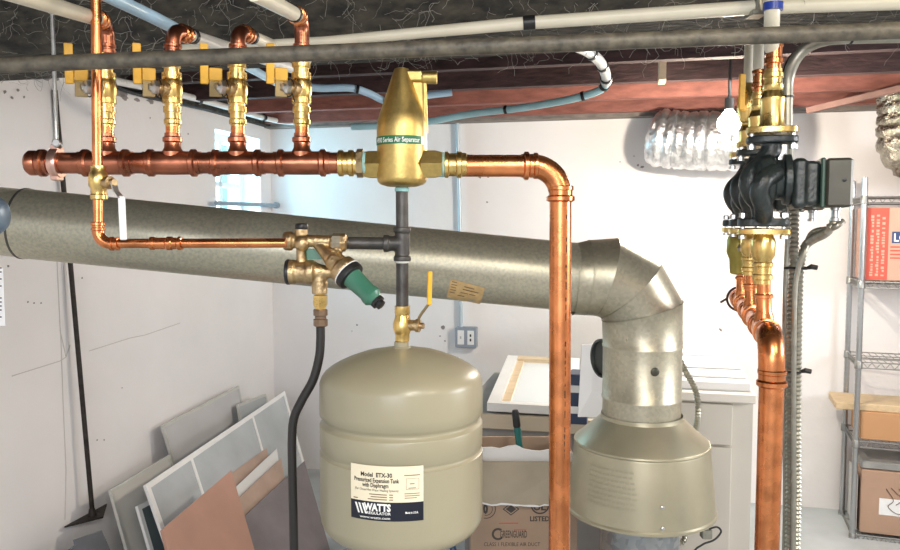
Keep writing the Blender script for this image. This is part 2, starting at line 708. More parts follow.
# handle: flat strap on the stem, offset upward lever with yellow sleeve
hw = Vector((sd.y, -sd.x, 0))
hand = MB()
hc = s0 + sd * .030 + RT * -.004
p_low = vp(vx - 24, 97, YH - .025)
p_mid = vp(vx - 24, 68, YH - .025)


def strap(mb, p, q_, wdt, th, side, nrm):
    d = (q_ - p).normalized()
    L = (q_ - p).length
    mb.box((p + q_) / 2, wdt, th, L / 2, (side, nrm, d), bev=th * .45)


side = Vector((.93, .36, 0)).normalized()
nrm = Vector((-side.y, side.x, 0))
strap(hand, p_low, vp(vx - 24, 80, YH - .025), .0092, .0013, side, nrm)
strap(hand, vp(vx - 24, 88, YH - .025), s0 + sd * .028, .006, .0014, Z, Vector((sd.y, -sd.x, 0)))
hobj = obj('handle', hand, steelh, val)
grip = MB()
strap(grip, vp(vx - 24, 81, YH - .025), p_mid, .0096, .0026, side, nrm)
strap(grip, vp(vx - 28, 81, YH - .024), vp(vx - 34, 81, YH - .026), .0028, .0012, Z, nrm)
strap(grip, vp(vx - 35.5, 84, YH - .03), vp(vx - 36.5, 43, YH - .035), .0060, .0024, side, nrm)
obj('grip', grip, yellow, hobj)
# tie wire ring under the nut
m = MB()
rc = s0 + sd * .0265
ring = [rc + hw * (math.cos(t) * .0138) + Z * (math.sin(t) * .0138) for t in [-2.3 + i * 2 * PI / 22 for i in range(20)]]
m.tube([ring[0] - hw * .006 - Z * .012] + ring, .0011, 6)
obj('wire_loop', m, black, val)
dup(val, (vp(RIS[0], 125) - vp(vx, 125)), 'leftmost yellow handled brass ball valve, half hidden behind the copper drop pipe', vg)
dup(val, (vp(RIS[2], 125) - vp(vx, 125)), 'third yellow handled brass ball valve from the left, in front of the window', vg)
dup(val, (vp(RIS[3], 125) - vp(vx, 125)), 'rightmost yellow handled brass ball valve, nearest the brass air separator', vg)

# ---------------------------------------------------------------- elbows above valves and their tubing


def elbow(name, label, px, ytop, dir_, pipe_len, pm, plabel, r=.0115, prad=.0105):
    t = thing(name, label, 'pipe elbow', vp(px, 52), 'copper elbows above the ball valves')
    a = vp(px, 56)
    c = vp(px, ytop)
    dir_ = dir_.normalized()
    e = c + dir_ * .06
    ar = arc(a, c, e, .020, 8)
    m = MB()
    m.tube([a] + ar + [c + dir_ * .040], r, 20)
    obj('bend', m, copper_dark, t)
    m = MB()
    L = (vp(px, ytop) - a).length
    m.lathe(a, Z, [(.002, .0118), (.003, .0140), (.008, .0140), (.009, .0122), (.012, .0122), (.013, .0138), (.017, .0138), (.018, .0118)], 20)
    obj('collar', m, copper_dark, t)
    m = MB()
    m.lathe(c + dir_ * .022, dir_, [(0, .0118), (.002, .0142), (.007, .0142), (.009, .0122), (.013, .0122), (.015, .0142), (.020, .0142), (.022, .011)], 20)
    obj('collar', m, copper, t)
    if pm:
        m = MB()
        st = c + dir_ * .040
        m.tube([st, st + dir_ * pipe_len], prad, 16)
        o = obj('supply_tube', m, pm)
        tag(o, plabel, 'tube')
        m = MB()
        m.lathe(st + dir_ * .014, dir_, [(0, prad), (.001, prad + .0018), (.008, prad + .0018), (.009, prad)], 16)
        obj('crimp_ring', m, black, o)
    return t


# front-going tubes rise slightly toward the viewer; rear-going run level under the girder
def dir_px(px, y, px2, y2, Y1, Y2):
    return D(px2, y2, Y2) - D(px, y, Y1)


elbow('copper_elbow', 'copper elbow above the leftmost ball valve, turned toward the beige tube', RIS[0], 22,
      dir_px(98, 20, 22, -3, YH, .95), .34, pexw, 'beige tube at the upper left corner feeding the leftmost copper elbow')
elbow('copper_elbow', 'copper elbow above the second ball valve, turned back under the girder', RIS[1], 30,
      dir_px(180, 30, 290, 66, YH, 1.62), .44, pexl, 'white tube running back under the girder from the second copper elbow')
elbow('copper_elbow', 'copper elbow above the third ball valve, turned back under the girder', RIS[2], 31,
      dir_px(246, 32, 320, 64, YH, 1.62), .33, pexw, 'beige tube running back under the girder from the third copper elbow')
elbow('copper_elbow', 'copper elbow above the rightmost ball valve, turned toward the viewer', RIS[3], 18,
      dir_px(298, 16, 262, -3, YH, .98), .25, pexw, 'short beige tube at the top edge joining the rightmost copper elbow')

# blue grey tube passing above
m = MB()
m.tube(smooth_path([D(100, -8, 1.12), D(140, 11, 1.22), D(172, 27, 1.32), D(250, 68, 1.85), D(285, 88, 2.4)], 6), .0105, 14)
o = obj('supply_tube', m, pexb)
tag(o, 'pale blue tube at the upper left passing above the second copper elbow', 'tube')

# black pipe across the whole picture
YB = 1.05
m = MB()
A, B = D(-60, 67.5, YB - .06), D(960, 28, YB - .2)
A, B = D(-60, 67.5, 1.06), D(960, 28, .98)
A, B = A + (A - B) * .76, B + (B - A) * 1.36
m.cyl(A, B, .0107, 24)
o = obj('long_pipe', m, iron_pipe)
tag(o, 'long dark dusty pipe crossing the whole picture in front of the valves', 'pipe')
# beige tube running along the girder
tb = thing('long_tube', 'long beige plastic tube running along the girder above the dark pipe', 'tube', D(520, 25, 1.3))
m = MB()
m.tube([D(180, 49, 1.36), D(330, 41, 1.36), D(526, 23, 1.335), D(760, 7, 1.29), D(1250, -10, 1.14)], [.0075, .0085, .0110, .0118, .0125], 18)
obj('tube_run', m, pexw, tb)
m = MB()
c0, c1 = D(523, 23.3, 1.3355), D(535, 22.3, 1.334)
m.lathe(c0, c1 - c0, [(0, .0115), (0, .0125), ((c1 - c0).length, .0125), ((c1 - c0).length, .0115)], 20)
obj('clip', m, black, tb)

# white tubes under joists
tw = thing('wall_tube', 'white tube with black clips running along the top of the left wall', 'tube', D(200, 100, 2.9))
pts = [on_plane(x, y, R3(SL + .09, 0, 0), V) for x, y in ((100, 78), (145, 87), (190, 97), (230, 108), (268, 119))]
pts += [R3(SL + .22, .06, pts[-1].z - .005), R3(SL + .6, .05, pts[-1].z + .002)]
m = MB()
m.tube(smooth_path(pts, 8), .014, 14)
obj('tube_run', m, pexl, tw)
for x, y in ((150, 89.5), (199, 100.5), (264, 117.5)):
    c0 = on_plane(x, y, R3(SL + .09, 0, 0), V)
    m = MB()
    m.lathe(c0 - U * .008, U, [(0, .0138), (0, .017), (.016, .017), (.016, .0138)], 16, cap=False)
    obj('clip', m, black, tw)
m = MB()
pts = [on_plane(x, y, R3(SL + .02, 0, 0), V) for x, y in ((95, 76), (120, 88), (150, 97), (210, 110), (262, 122))]
m.tube(smooth_path(pts, 6), .009, 10)
o = obj('wall_cable', m, black)
tag(o, 'black cable along the top of the left wall below the white tube', 'cable')

tw2 = thing('joist_tube', 'pale blue tube under the joists ending left of the brass air separator', 'tube', D(340, 90, 2.6))
m = MB()
m.tube(smooth_path([D(282, 84, 2.5), D(318, 88, 2.55), D(350, 88, 2.6), D(368, 93, 2.65), D(386, 101, 2.7), D(405, 100, 2.75), D(427, 95.5, 2.75), D(452, 92.5, 2.75)], 8), .0125, 14)
obj('tube_run', m, pexb, tw2)
m = MB()
c0 = D(356, 89, 2.61)
m.lathe(c0, Vector((1, .2, -.2)), [(0, .0145), (0, .017), (.01, .017), (.01, .0145)], 16, cap=False)
obj('clip', m, black, tw2)
m = MB()
c0 = D(385, 100.5, 2.69)
m.lathe(c0, Vector((1, .2, -.3)), [(0, .0145), (0, .019), (.02, .019), (.02, .0145)], 16, cap=False)
obj('coupling', m, pexl, tw2)

tw3 = thing('joist_tube', 'blue green tube bending down from the girder past the reddish joists', 'tube', D(560, 100, 2.7))
pth = smooth_path([D(570, 44, 2.15), D(587, 51, 2.25), D(600, 62, 2.35), D(606, 76, 2.45), D(604, 87, 2.5), D(590, 94, 2.52), D(562, 101, 2.56),
                   D(520, 108, 2.65), D(470, 114, 2.75), D(432, 121, 2.8), D(400, 125, 2.85), D(352, 127, 2.9)], 8)
pa = pth[:30]
pb = pth[29:]
m = MB()
m.tube(pa, .0160, 16)
obj('upper_run', m, pexl, tw3, label='white upper length of the tube')
m = MB()
m.tube(pb, .0125, 14)
obj('lower_run', m, pexg, tw3)
for i in (10, 18, 25, 31, 42, 58):
    r = .0165 if i < 30 else .013
    m = MB()
    d = (pth[i + 1] - pth[i]).normalized()
    m.lathe(pth[i], d, [(0, r), (0, r + .003), (.010, r + .003), (.010, r)], 16, cap=False)
    obj('clip', m, black, tw3)
m = MB()
p1_, p2_ = D(808, 113, 3.25), D(930, 84, 3.0)
d_ = (p2_ - p1_).normalized()
m.box((p1_ + p2_) / 2 + Z * .01, .012, .045, (p2_ - p1_).length / 2, (d_.cross(Vector((0, 1, 0))).normalized(), d_.cross(d_.cross(Vector((0, 1, 0)))).normalized(), d_))
o = obj('wood_brace', m, mat('brown_brace', (.20, .11, .09), 0, .8, var=.2, vscale=8), smooth=0)
tag(o, 'brown sloping wood brace under the joists at the upper right', 'wood brace')
# small pale strip of wood between joists
m = MB()
bz_ = D(662, 82, 2.75).z
m.box(Vector((D(662, 80, 2.75).x, 2.75, (bz_ + SUB) / 2)), .012, .05, (SUB - bz_) / 2, (V, U, Z))
o = obj('wood_block', m, wood)
tag(o, 'small pale wood block between the dark joists right of the white tube', 'wood block')

# ================================================================== FEED PIPE (left copper drop)
YF = 1.12
feed = thing('copper_feed_pipe', 'thin bright copper pipe dropping at the left and turning along the flue', 'pipe', D(98, 120, YF))
a, b, c = D(95.5, -30, YF), D(98, 243.5, YF), D(286, 243, YF)
m = MB()
m.tube([a, D(97.5, 172, YF)], .0072, 20)
obj('upper_pipe', m, copper, feed)
m = MB()
ar = arc(D(98, 200, YF), b, c, .020, 8)
m.tube([D(98, 196, YF)] + ar + [c], .0070, 20)
obj('lower_pipe', m, copper, feed)
m = MB()
ar2 = arc(D(98, 210, YF), b, c, .018, 8)
m.tube([D(98, 224, YF)] + ar2 + [D(118, 244, YF)], .0086, 20)
m.lathe(D(98, 222, YF), -Z, [(0, .0085), (.001, .0104), (.005, .0104), (.006, .0086), (.008, .0086), (.009, .0100), (.012, .0100), (.013, .0085)], 20)
m.lathe(D(110, 243.8, YF), RT, [(0, .0085), (.001, .0104), (.005, .0104), (.006, .0086), (.009, .0086), (.010, .0100), (.013, .0100), (.014, .0072)], 20)
obj('elbow', m, copper, feed)
m = MB()
m.lathe(D(150, 243.4, YF), RT, [(0, .0072), (.001, .0098), (.006, .0098), (.007, .0086), (.018, .0086), (.024, .0086), (.026, .0102), (.032, .0102), (.034, .0086), (.040, .0086), (.042, .0102), (.047, .0102), (.048, .0072)], 20)
obj('coupling', m, copper, feed)

fv = thing('ball_valve', 'small brass ball valve on the left copper drop with a white hanging lever', 'valve', D(98, 182, YF))
m = MB()
t0 = D(98, 166, YF)
kk = (t0 - D(98, 200, YF)).length / 34
m.lathe(t0, -Z, [(0, .0080), (0, .0105), (5 * kk, .0105), (7 * kk, .0125), (13 * kk, .0140), (20 * kk, .0135), (23 * kk, .0110), (28 * kk, .0110),
                 (29 * kk, .0122), (33 * kk, .0122), (34 * kk, .0078)], 24)
obj('valve_body', m, brass, fv)
m = MB()
sdir = Vector((.9, -.42, 0)).normalized()
m.lathe(D(98, 183, YF), sdir, [(.008, .0075), (.019, .0075), (.020, .0095), (.026, .0095), (.027, .0055), (.034, .0055)], 12)
obj('stem', m, bronze, fv)
hm = MB()
hp = D(98, 183, YF) + sdir * .031
strap(hm, hp, hp + sdir * .006 - Z * .014, .0055, .0012, Vector((.42, .9, 0)), sdir)
e2 = D(121.5, 198, YF - .02)
strap(hm, hp + sdir * .006 - Z * .013, e2, .0055, .0012, Vector((.42, .9, 0)), sdir)
ho = obj('lever', hm, zinc, fv)
hm = MB()
strap(hm, e2 + Z * .003, D(123.5, 240, YF - .02), .0048, .0026, Vector((.93, .36, 0)), Vector((-.36, .93, 0)))
obj('grip', hm, white, ho, label='white vinyl lever grip')

# ================================================================== AIR SEPARATOR
sep = thing('air_separator', 'gold brass air separator with conical top, vent nozzle and green band above the tank', 'air separator', D(401.5, 160, YH))
ax = D(402, 187, YH)
kz = pxm


def zz(y):
    return (187 - y) * kz


m = MB()
R_ = 24.8 * pxm
m.lathe(ax, Z, [(0, .006), (zz(186.5), .024), (zz(184.5), .0335), (zz(182), R_ * .97), (zz(179), R_), (zz(131), R_), (zz(125), R_ * .985), (zz(117), R_ * .91),
                (zz(74), .0125), (zz(71.5), .0110), (zz(70.5), .006)], 40)
obj('body', m, cast_brass, sep, smooth=45)
m = MB()
vt = D(408, 77.5, YH)
m.lathe(vt, RT, [(-.01, .009), (.022, .009), (.023, .0100), (.045, .0102), (.0455, .0085)], 20)
m.box(D(414, 76.5, YH), .013, .009, .0085, bev=.002)
obj('vent_nozzle', m, cast_brass, sep, fuse=.0009, sm_it=1)
m = MB()
m.prism([D(408, 80, YH) + Vector((0, -.003, 0)), D(424, 80, YH) + Vector((0, -.003, 0)), D(425, 130, YH) + Vector((0, -.003, 0)), D(415, 132, YH) + Vector((0, -.003, 0))],
        Vector((0, 1, 0)), .006)
m.tube([D(424, 74, YH), D(425.5, 134, YH)], .0042, 12)
obj('rib', m, cast_brass, sep, fuse=.0009, sm_it=1)
for sgn, x in ((-1, 379), (1, 425)):
    c = D(402, 164.5, YH) + Vector((0, -.006 if sgn > 0 else .004, 0))
    m = MB()
    m.lathe(c, RT * sgn, [(.030 if sgn > 0 else .034, .0235), (.052, .0235), (.056, .0225), (.0625, .0205), (.0635, .0185)], 6)
    obj('port_boss', m, cast_brass, sep, smooth=20)
# green band with lettering
m = MB()
A0, A1 = math.radians(-80), math.radians(62)
rb = R_ + .0007
bz0, bz1 = D(402, 143.5, YH - R_).z, D(402, 135.0, YH - R_).z


def bandf(u, v):
    a_ = A0 + (A1 - A0) * u
    return Vector((ax.x + rb * math.sin(a_), ax.y - rb * math.cos(a_), bz0 + (bz1 - bz0) * v))


m.grid(bandf, 40, 1)
band = obj('band', m, green, sep)


def bandt(x, y):
    a_ = math.radians(-66) + x / rb
    r2 = rb + .0004
    return Vector((ax.x + r2 * math.sin(a_), ax.y - r2 * math.cos(a_), bz0 + y))


m = MB()
m.text('4900 Series Air Separator', (bz1 - bz0) * .58, bandt, 0, (bz1 - bz0) * .22, width=rb * math.radians(112), bold=.015)
m.bar(bandt, rb * math.radians(117), 0, rb * math.radians(127), bz1 - bz0)
obj('lettering', m, whiteink, band, 0)

# press adapters either side
ad = thing('press_adapter', 'short brass press adapter joining the header to the left side of the air separator', 'pipe fitting', D(350, 163.5, YH))
m = MB()
A = D(338, 163.3, YH)
p = pxm
m.lathe(A, RT, [(0, .0178), (1 * p, .0205), (5 * p, .0205), (6 * p, .0180), (10 * p, .0180), (11 * p, .0205), (15 * p, .0205), (16 * p, .0180), (19 * p, .0180)], 28)
obj('press_sleeve', m, brass, ad)
m = MB()
m.lathe(A + RT * 19 * p, RT, [(0, .0200), (0, .0225), (6 * p, .0225), (6.5 * p, .0175), (9 * p, .0175)], 8)
obj('hex_nut', m, bronze, ad)
m = MB()
m.lathe(A + RT * 25 * p, RT, [(0, .0182), (2 * p, .0186), (3 * p, .0172)], 24)
obj('sealant_ring', m, teal, ad)
ad = thing('press_adapter', 'short brass press adapter with teal sealant on the right side of the air separator', 'pipe fitting', D(452, 164.5, YH))
m = MB()
A = D(440, 164.8, YH)
m.lathe(A, RT, [(0, .0185), (0, .0190), (4 * p, .0195), (5 * p, .0175)], 24)
obj('sealant_ring', m, teal, ad)
m = MB()
m.lathe(A + RT * 4 * p, RT, [(0, .0172), (1 * p, .0205), (4 * p, .0205), (5 * p, .0180), (12 * p, .0180), (13 * p, .0208), (17 * p, .0208), (18 * p, .0185), (22 * p, .0185), (22.5 * p, .0172)], 28)
obj('press_sleeve', m, brass, ad)

# ================================================================== RETURN PIPE
ret = thing('copper_return_pipe', 'thick copper pipe running right from the air separator and straight down past the tank', 'pipe', D(560, 250, YH))
a, cnr, b = D(462, 165.7, YH), D(560.5, 166, YH), D(560.2, 800, YH)
rp = .0172
m = MB()
m.cyl(a, D(535, 166, YH), rp, 28)
obj('horizontal_pipe', m, copper, ret)
m = MB()
m.cyl(D(560.5, 190, YH), Vector((b.x, b.y, .01)), rp, 32)
vpipe = obj('vertical_pipe', m, copper, ret)
m = MB()
ar = arc(a, cnr, b, .046, 12)
m.tube([D(521, 165.9, YH)] + ar + [D(560.5, 200, YH)], .0184, 28)
m.lathe(D(523, 165.9, YH), RT, [(0, .0175), (0, .0185), (1.5 * p, .0222), (5 * p, .0222), (6.5 * p, .0186), (10 * p, .0186), (11 * p, .0205), (14 * p, .0205), (15 * p, .0184)], 28)
m.lathe(D(560.5, 202, YH), Z, [(0, .0175), (0, .0186), (1.5 * p, .0222), (5 * p, .0222), (6.5 * p, .0186), (11 * p, .0186), (12 * p, .0205), (15 * p, .0205), (16 * p, .0184)], 28)
obj('elbow', m, copper, ret)
# printed marks along the vertical pipe
m = MB()
cx, cy = D(560.3, 300, YH).x, D(560.3, 300, YH).y


def pipef(x, z):
    a_ = math.radians(22) + x / rp
    r2 = rp + .0004
    return Vector((cx + r2 * math.sin(a_), cy - r2 * math.cos(a_), z))


random.seed(3)
z = D(560, 215, YH).z
while z > .80:
    ln = random.choice((.004, .006, .008, .012))
    if random.random() < .6:
        m.bar(pipef, -.0006 + random.uniform(-.0004, .0004), z - ln, .0008, z)
    z -= ln + random.uniform(.002, .007)
obj('printed_marks', m, ink, vpipe, 0)

# ================================================================== IRON NIPPLE STACK
st = thing('black_iron_pipe', 'dark iron pipe and tee hanging between the air separator and the tank valve', 'pipe', D(402.5, 245, YH))
rn = 6.3 * pxm
m = MB()
m.cyl(D(402, 186, YH), D(402.3, 230, YH), rn, 20)
obj('upper_nipple', m, iron, st)
m = MB()
m.cyl(D(402.3, 258, YH), D(402.3, 310, YH), rn, 20)
obj('lower_nipple', m, iron, st)
m = MB()
tb_ = D(402.3, 261, YH)
m.lathe(tb_, Z, [(0, .0118), (0, .0140), (.007, .0140), (.008, .0118), (.045, .0118), (.046, .0140), (.053, .0140), (.053, .0118)], 24)
m.lathe(D(402, 243.5, YH), -RT, [(0, .0118), (.020, .0118), (.021, .0138), (.029, .0138), (.029, .010)], 24)
obj('tee', m, iron, st, fuse=.0012, sm_it=2)
m = MB()
m.cyl(D(388, 243.5, YH), D(341, 243, YH), 6.2 * pxm, 20)
obj('side_nipple', m, iron, st)
m = MB()
m.lathe(D(402, 191.5, YH), Z, [(0, .0100), (0, .0112), (.004, .0118), (.006, .0105)], 20)
obj('sealant_ring', m, teal, st)
m = MB()
m.lathe(D(402.3, 263, YH), Z, [(0, .0100), (0, .0118), (.003, .0120), (.004, .0105)], 20)
obj('sealant_ring', m, mat('pale_sealant', (.55, .56, .52), 0, .7), st)

# tank valve with yellow lever
tv = thing('ball_valve', 'brass tank valve with a raised thin yellow lever just above the expansion tank', 'valve', D(402, 326, YH))
m = MB()
t0 = D(402.3, 306, YH)
m.lathe(t0, -Z, [(0, .0105), (0, .0122), (8 * p, .0122), (9 * p, .0112), (13 * p, .0125), (18 * p, .0150), (23 * p, .0150), (27 * p, .0125), (29 * p, .0112), (35 * p, .0112), (36 * p, .0095), (41 * p, .0095)], 24)
obj('valve_body', m, brass, tv)
m = MB()
sd2 = Vector((.96, -.28, 0)).normalized()
m.lathe(D(402.3, 325, YH), sd2, [(.008, .0085), (.022, .0085), (.023, .0105), (.029, .0105), (.030, .005), (.036, .005)], 12)
obj('stem', m, bronze, tv)
hm = MB()
h0 = D(419, 325, YH - .01)
hm.tube(smooth_path([h0, D(419, 318, YH - .012), D(425, 309, YH - .012), D(429.5, 303, YH - .012)], 4), .0022, 8)
ho = obj('lever', hm, steelh, tv)
hm = MB()
strap(hm, D(429.3, 305, YH - .012), D(430, 271, YH - .012), .0036, .0026, Vector((.93, .36, 0)), Vector((-.36, .93, 0)))
obj('grip', hm, yellow, ho)

# ================================================================== EXPANSION TANK
tank = thing('expansion_tank', 'beige grey steel expansion tank with a paper label hanging in the middle', 'expansion tank', D(401.5, 540, YH))
tc = D(401.3, 347, YH)
RT_ = 81.8 * pxm * 1.005
zt = tc.z


def tz(y, Y=YH):
    return D(401, y, Y).z


z_sh = tz(395)
g1 = (tz(422) + tz(434, YH - RT_)) / 2
g2 = (tz(451) + tz(464.5, YH - RT_)) / 2
zb = tz(542, YH - RT_ * .35)
prof = []
dome = [(0.0, .010), (.0025, .030), (.0085, .060), (.0175, .085), (.025, .101), (.0315, .112), (.038, .1200), (.045, .1252), (.053, .1281)]
for d, r in dome:
    prof.append((zt - d, r * RT_ / .1287))
prof.append((z_sh - .012, RT_))
def groove(zc):
    return [(zc + .010, RT_), (zc + .005, RT_ - .0045), (zc + .001, RT_ - .0068), (zc - .002, RT_ - .0060), (zc - .005, RT_ - .001), (zc - .007, RT_)]
prof += groove(g1)
prof += [(g2 + .006, RT_ - .0006), (g2 + .0025, RT_ - .0032), (g2, RT_ - .0042), (g2 - .0025, RT_ - .0032), (g2 - .005, RT_)]
hb = .034
for k_ in range(0, 9):
    t = k_ / 8 * PI / 2
    prof.append((zb + hb * (1 - math.sin(t)), RT_ - .040 * (1 - math.cos(t))))
prof += [(zb - .004, RT_ * .45), (zb - .006, .01)]
m = MB()
m.lathe(Vector((tc.x, tc.y, 0)), Z, prof, 72)
shell = obj('shell', m, tankm, tank, smooth=50)
m = MB()
m.lathe(Vector((tc.x, tc.y, zt - .004)), Z, [(0, .017), (.004, .015), (.006, .0115), (.012, .0115), (.013, .010)], 20)
obj('neck', m, tankm, tank)
m = MB()
m.lathe(Vector((tc.x, tc.y, zb - .005)), -Z, [(0, .022), (.004, .022), (.006, .012), (.018, .012), (.019, .009)], 20)
obj('air_valve_cap', m, black, tank)
# label
la0, la1 = math.radians(-31.0), math.radians(17.5)
lz1, lz0 = tz(466.5, YH - RT_), tz(521.5, YH - RT_)
LW = RT_ * (la1 - la0)
LH = lz1 - lz0


def labf(x, y, off=.0006):
    a_ = la0 + x / RT_
    r2 = RT_ + off
    return Vector((tc.x + r2 * math.sin(a_), tc.y - r2 * math.cos(a_), lz0 + y))


m = MB()
m.grid(lambda u, v: labf(u * LW, LH * .345 + v * LH * .655), 24, 2)
lab = obj('label', m, cream, tank, label='cream paper label on the tank')
m = MB()
m.grid(lambda u, v: labf(u * LW, v * LH * .345), 24, 2)
obj('label_band', m, navy, lab, label='dark blue lower band of the tank label')
lt = lambda x, y: labf(x * LW, y * LH, .0011)
m = MB()


def ltext(s, xc, yb, h, w, bold=.0, al='CENTER'):
    m.text(s, h * LH, lambda x, y: labf(x, y, .0011), xc * LW, yb * LH, width=w * LW, align=al, bold=bold)


ltext('Model  ETX-30', .375, .80, .075, .43, .025)
ltext('Pressurized Expansion Tank', .37, .70, .075, .62, .02)
ltext('with Diaphragm', .36, .61, .075, .36, .02)
ltext('(For Closed Hot Water Heating Systems)', .37, .54, .042, .60)
obj('lettering', m, ink, lab, 0)
m = MB()
for i, (x0, x1) in enumerate(((.28, .52), (.30, .52), (.26, .52))):
    y = .475 - i * .045
    m.bar(lt, x0, y, x1, y + .016)
    m.bar(lt, .55, y, .60, y + .016)
for x0, y0, x1, y1 in ((.745, .83, .955, .845), (.77, .58, .94, .585), (.77, .775, .94, .78), (.77, .58, .774, .78), (.936, .58, .94, .78), (.82, .675, .88, .69), (.80, .60, .90, .612),
                       (.75, .50, .95, .512), (.75, .46, .95, .472), (.75, .42, .91, .432), (.045, .375, .11, .392)):
    m.bar(lt, x0, y0, x1, y1)
obj('fine_print', m, inkbrown, lab, 0)
m = MB()
ltext('WATTS', .385, .185, .125, .37, .05)
ltext('REGULATOR', .405, .115, .048, .33, .02)
ltext('www.watts.com', .35, .035, .045, .42, .01)
ltext('Made in U.S.A.', .845, .14, .04, .17, .02)
# striped W emblem
obj('lettering', m, whiteink, lab, 0, label='white lettering on the dark band')
for k_ in range(3):
    m = MB()
    x0 = .065 + k_ * .052
    for sg in (0, 1):
        xa = x0 + sg * .048
        if sg == 0:
            pts = [(xa, .30), (xa + .030, .30), (xa + .075, .115), (xa + .050, .115)]
            base = len(m.v)
            m.v += [labf(x * LW, y * LH, .0011) for x, y in pts]
            m.face((base, base + 1, base + 2, base + 3))
    obj('emblem_stripe', m, whiteink, lab, 0)

# ================================================================== BACKFLOW / FILL VALVE
bf = thing('fill_valve', 'bronze boiler fill valve with backflow body and slanted green cap left of the iron tee', 'valve', D(310, 260, YH))
YV = YH - .02
m = MB()
A = D(284, 241, YV)
m.lathe(A, RT, [(0, .010), (0, .0135), (.004, .0150), (.012, .0150), (.014, .0125), (.018, .0105), (.030, .0100), (.060, .0090), (.075, .009)], 20)
m.lathe(D(301.5, 266, YV), Z, [(0, .0078), (.040, .0078), (.044, .0100), (.058, .0100)], 20)
m.sphere(D(302, 243, YV - .004), .0125, 10)
cA = D(288, 272, YV)
m.lathe(cA, RT, [(0, .0165), (.002, .0195), (.010, .0195), (.013, .0172), (.028, .0172), (.031, .0190), (.040, .0188), (.044, .015), (.056, .011), (.075, .009)], 28)
m.lathe(D(319.5, 272, YV), -Z, [(0, .012), (.017, .012), (.018, .0125), (.034, .0120)], 20)
obj('backflow_body', m, bronze, bf, fuse=.0013, sm_it=2)
m = MB()
m.lathe(D(301.5, 229.5, YV), Z, [(0, .0095), (.001, .0102), (.007, .0102), (.009, .009), (.010, .004)], 16)
obj('vent_cap', m, black, bf)
m = MB()
m.lathe(cA, -RT, [(-.003, .0198), (.001, .0200), (.003, .0185), (.004, .010)], 28)
obj('end_cover', m, black, bf)
# regulator, slanted axis
rA, rB = D(318, 245, YV), D(384, 308, YV - .05)
ad_ = (rB - rA).normalized()
L = (rB - rA).length
m = MB()
m.lathe(rA, ad_, [(-.006, .007), (.012, .0095), (.030, .0130), (.033, .0130), (.035, .0155), (.050, .0160), (.053, .0215), (.061, .0225), (.066, .0225), (.067, .02)], 28)
m.lathe(D(317, 242.5, YV), RT, [(0, .0085), (.020, .0085), (.022, .0125), (.030, .0125), (.031, .011), (.034, .011), (.035, .0145), (.044, .0145), (.046, .0105)], 8)
m.cyl(D(336, 246, YV), rA + ad_ * .042, .010, 16)
obj('regulator_body', m, bronze, bf, fuse=.0013, sm_it=1)
m = MB()
m.lathe(D(333, 242.8, YV), RT, [(0, .0120), (0, .0150), (.012, .0150), (.013, .0135), (.016, .0115)], 8)
obj('union_nut', m, mat('dull_union_metal', (.42, .38, .30), .9, .45, var=.2, vscale=60), bf)
m = MB()
m.lathe(rA + ad_ * .066, ad_, [(0, .0215), (0, .0232), (.008, .0236), (.012, .0228), (.013, .017)], 28)
obj('lock_ring', m, black, bf)
m = MB()
m.lathe(rA + ad_ * .066, ad_, [(.0005, .0230), (.0005, .0240), (.0022, .0240), (.0022, .0230)], 28)
obj('white_gasket', m, white, bf, label='thin white gasket ring')
m = MB()
m.lathe(rA + ad_ * .079, ad_, [(0, .0165), (.004, .0160), (.034, .0142), (.040, .0160), (.046, .0160), (.050, .012), (.054, .010)], 24)
obj('adjusting_cap', m, greencap, bf, label='green plastic adjusting cap')
m = MB()
m.lathe(rA + ad_ * .132, ad_, [(0, .0100), (.001, .0115), (.006, .0115), (.007, .008), (.012, .008), (.013, .006)], 8)
obj('adjusting_knob', m, black, bf)
m = MB()
c = D(313.5, 254, YV + .004)
m.box(c, .0135, .001, .0085)
obj('name_tag', m, greencap, bf)
# discharge fitting and hose
df = thing('drain_hose', 'dark bent drain tube with brass nut hanging below the fill valve, left of the tank', 'hose', D(320, 300, YV))
m = MB()
m.lathe(D(320.3, 292, YV), -Z, [(0, .0075), (.004, .0075), (.005, .0118), (.020, .0118), (.024, .009), (.028, .009)], 6)
obj('brass_nut', m, brass, df)
m = MB()
m.lathe(D(320.4, 309, YV), -Z, [(0, .009), (.001, .0112), (.010, .0112), (.011, .009), (.015, .009), (.016, .0112), (.026, .0112), (.028, .008)], 8)
obj('compression_nut', m, mat('brown_nut', (.22, .15, .10), .7, .45, var=.2, vscale=60), df)
m = MB()
pts = [D(320.5, 322, YV), D(320.5, 340, YV), D(319, 358, YV), D(313, 380, YV), D(302, 400, YV), D(294, 418, YV), D(292, 440, YV), D(292.5, 480, YV), D(294, 550, YV)]
e = D(294.5, 620, YV)
m.tube(smooth_path(pts + [e, Vector((e.x, e.y, .03))], 8), .0070, 16)
obj('tube', m, rubber, df)

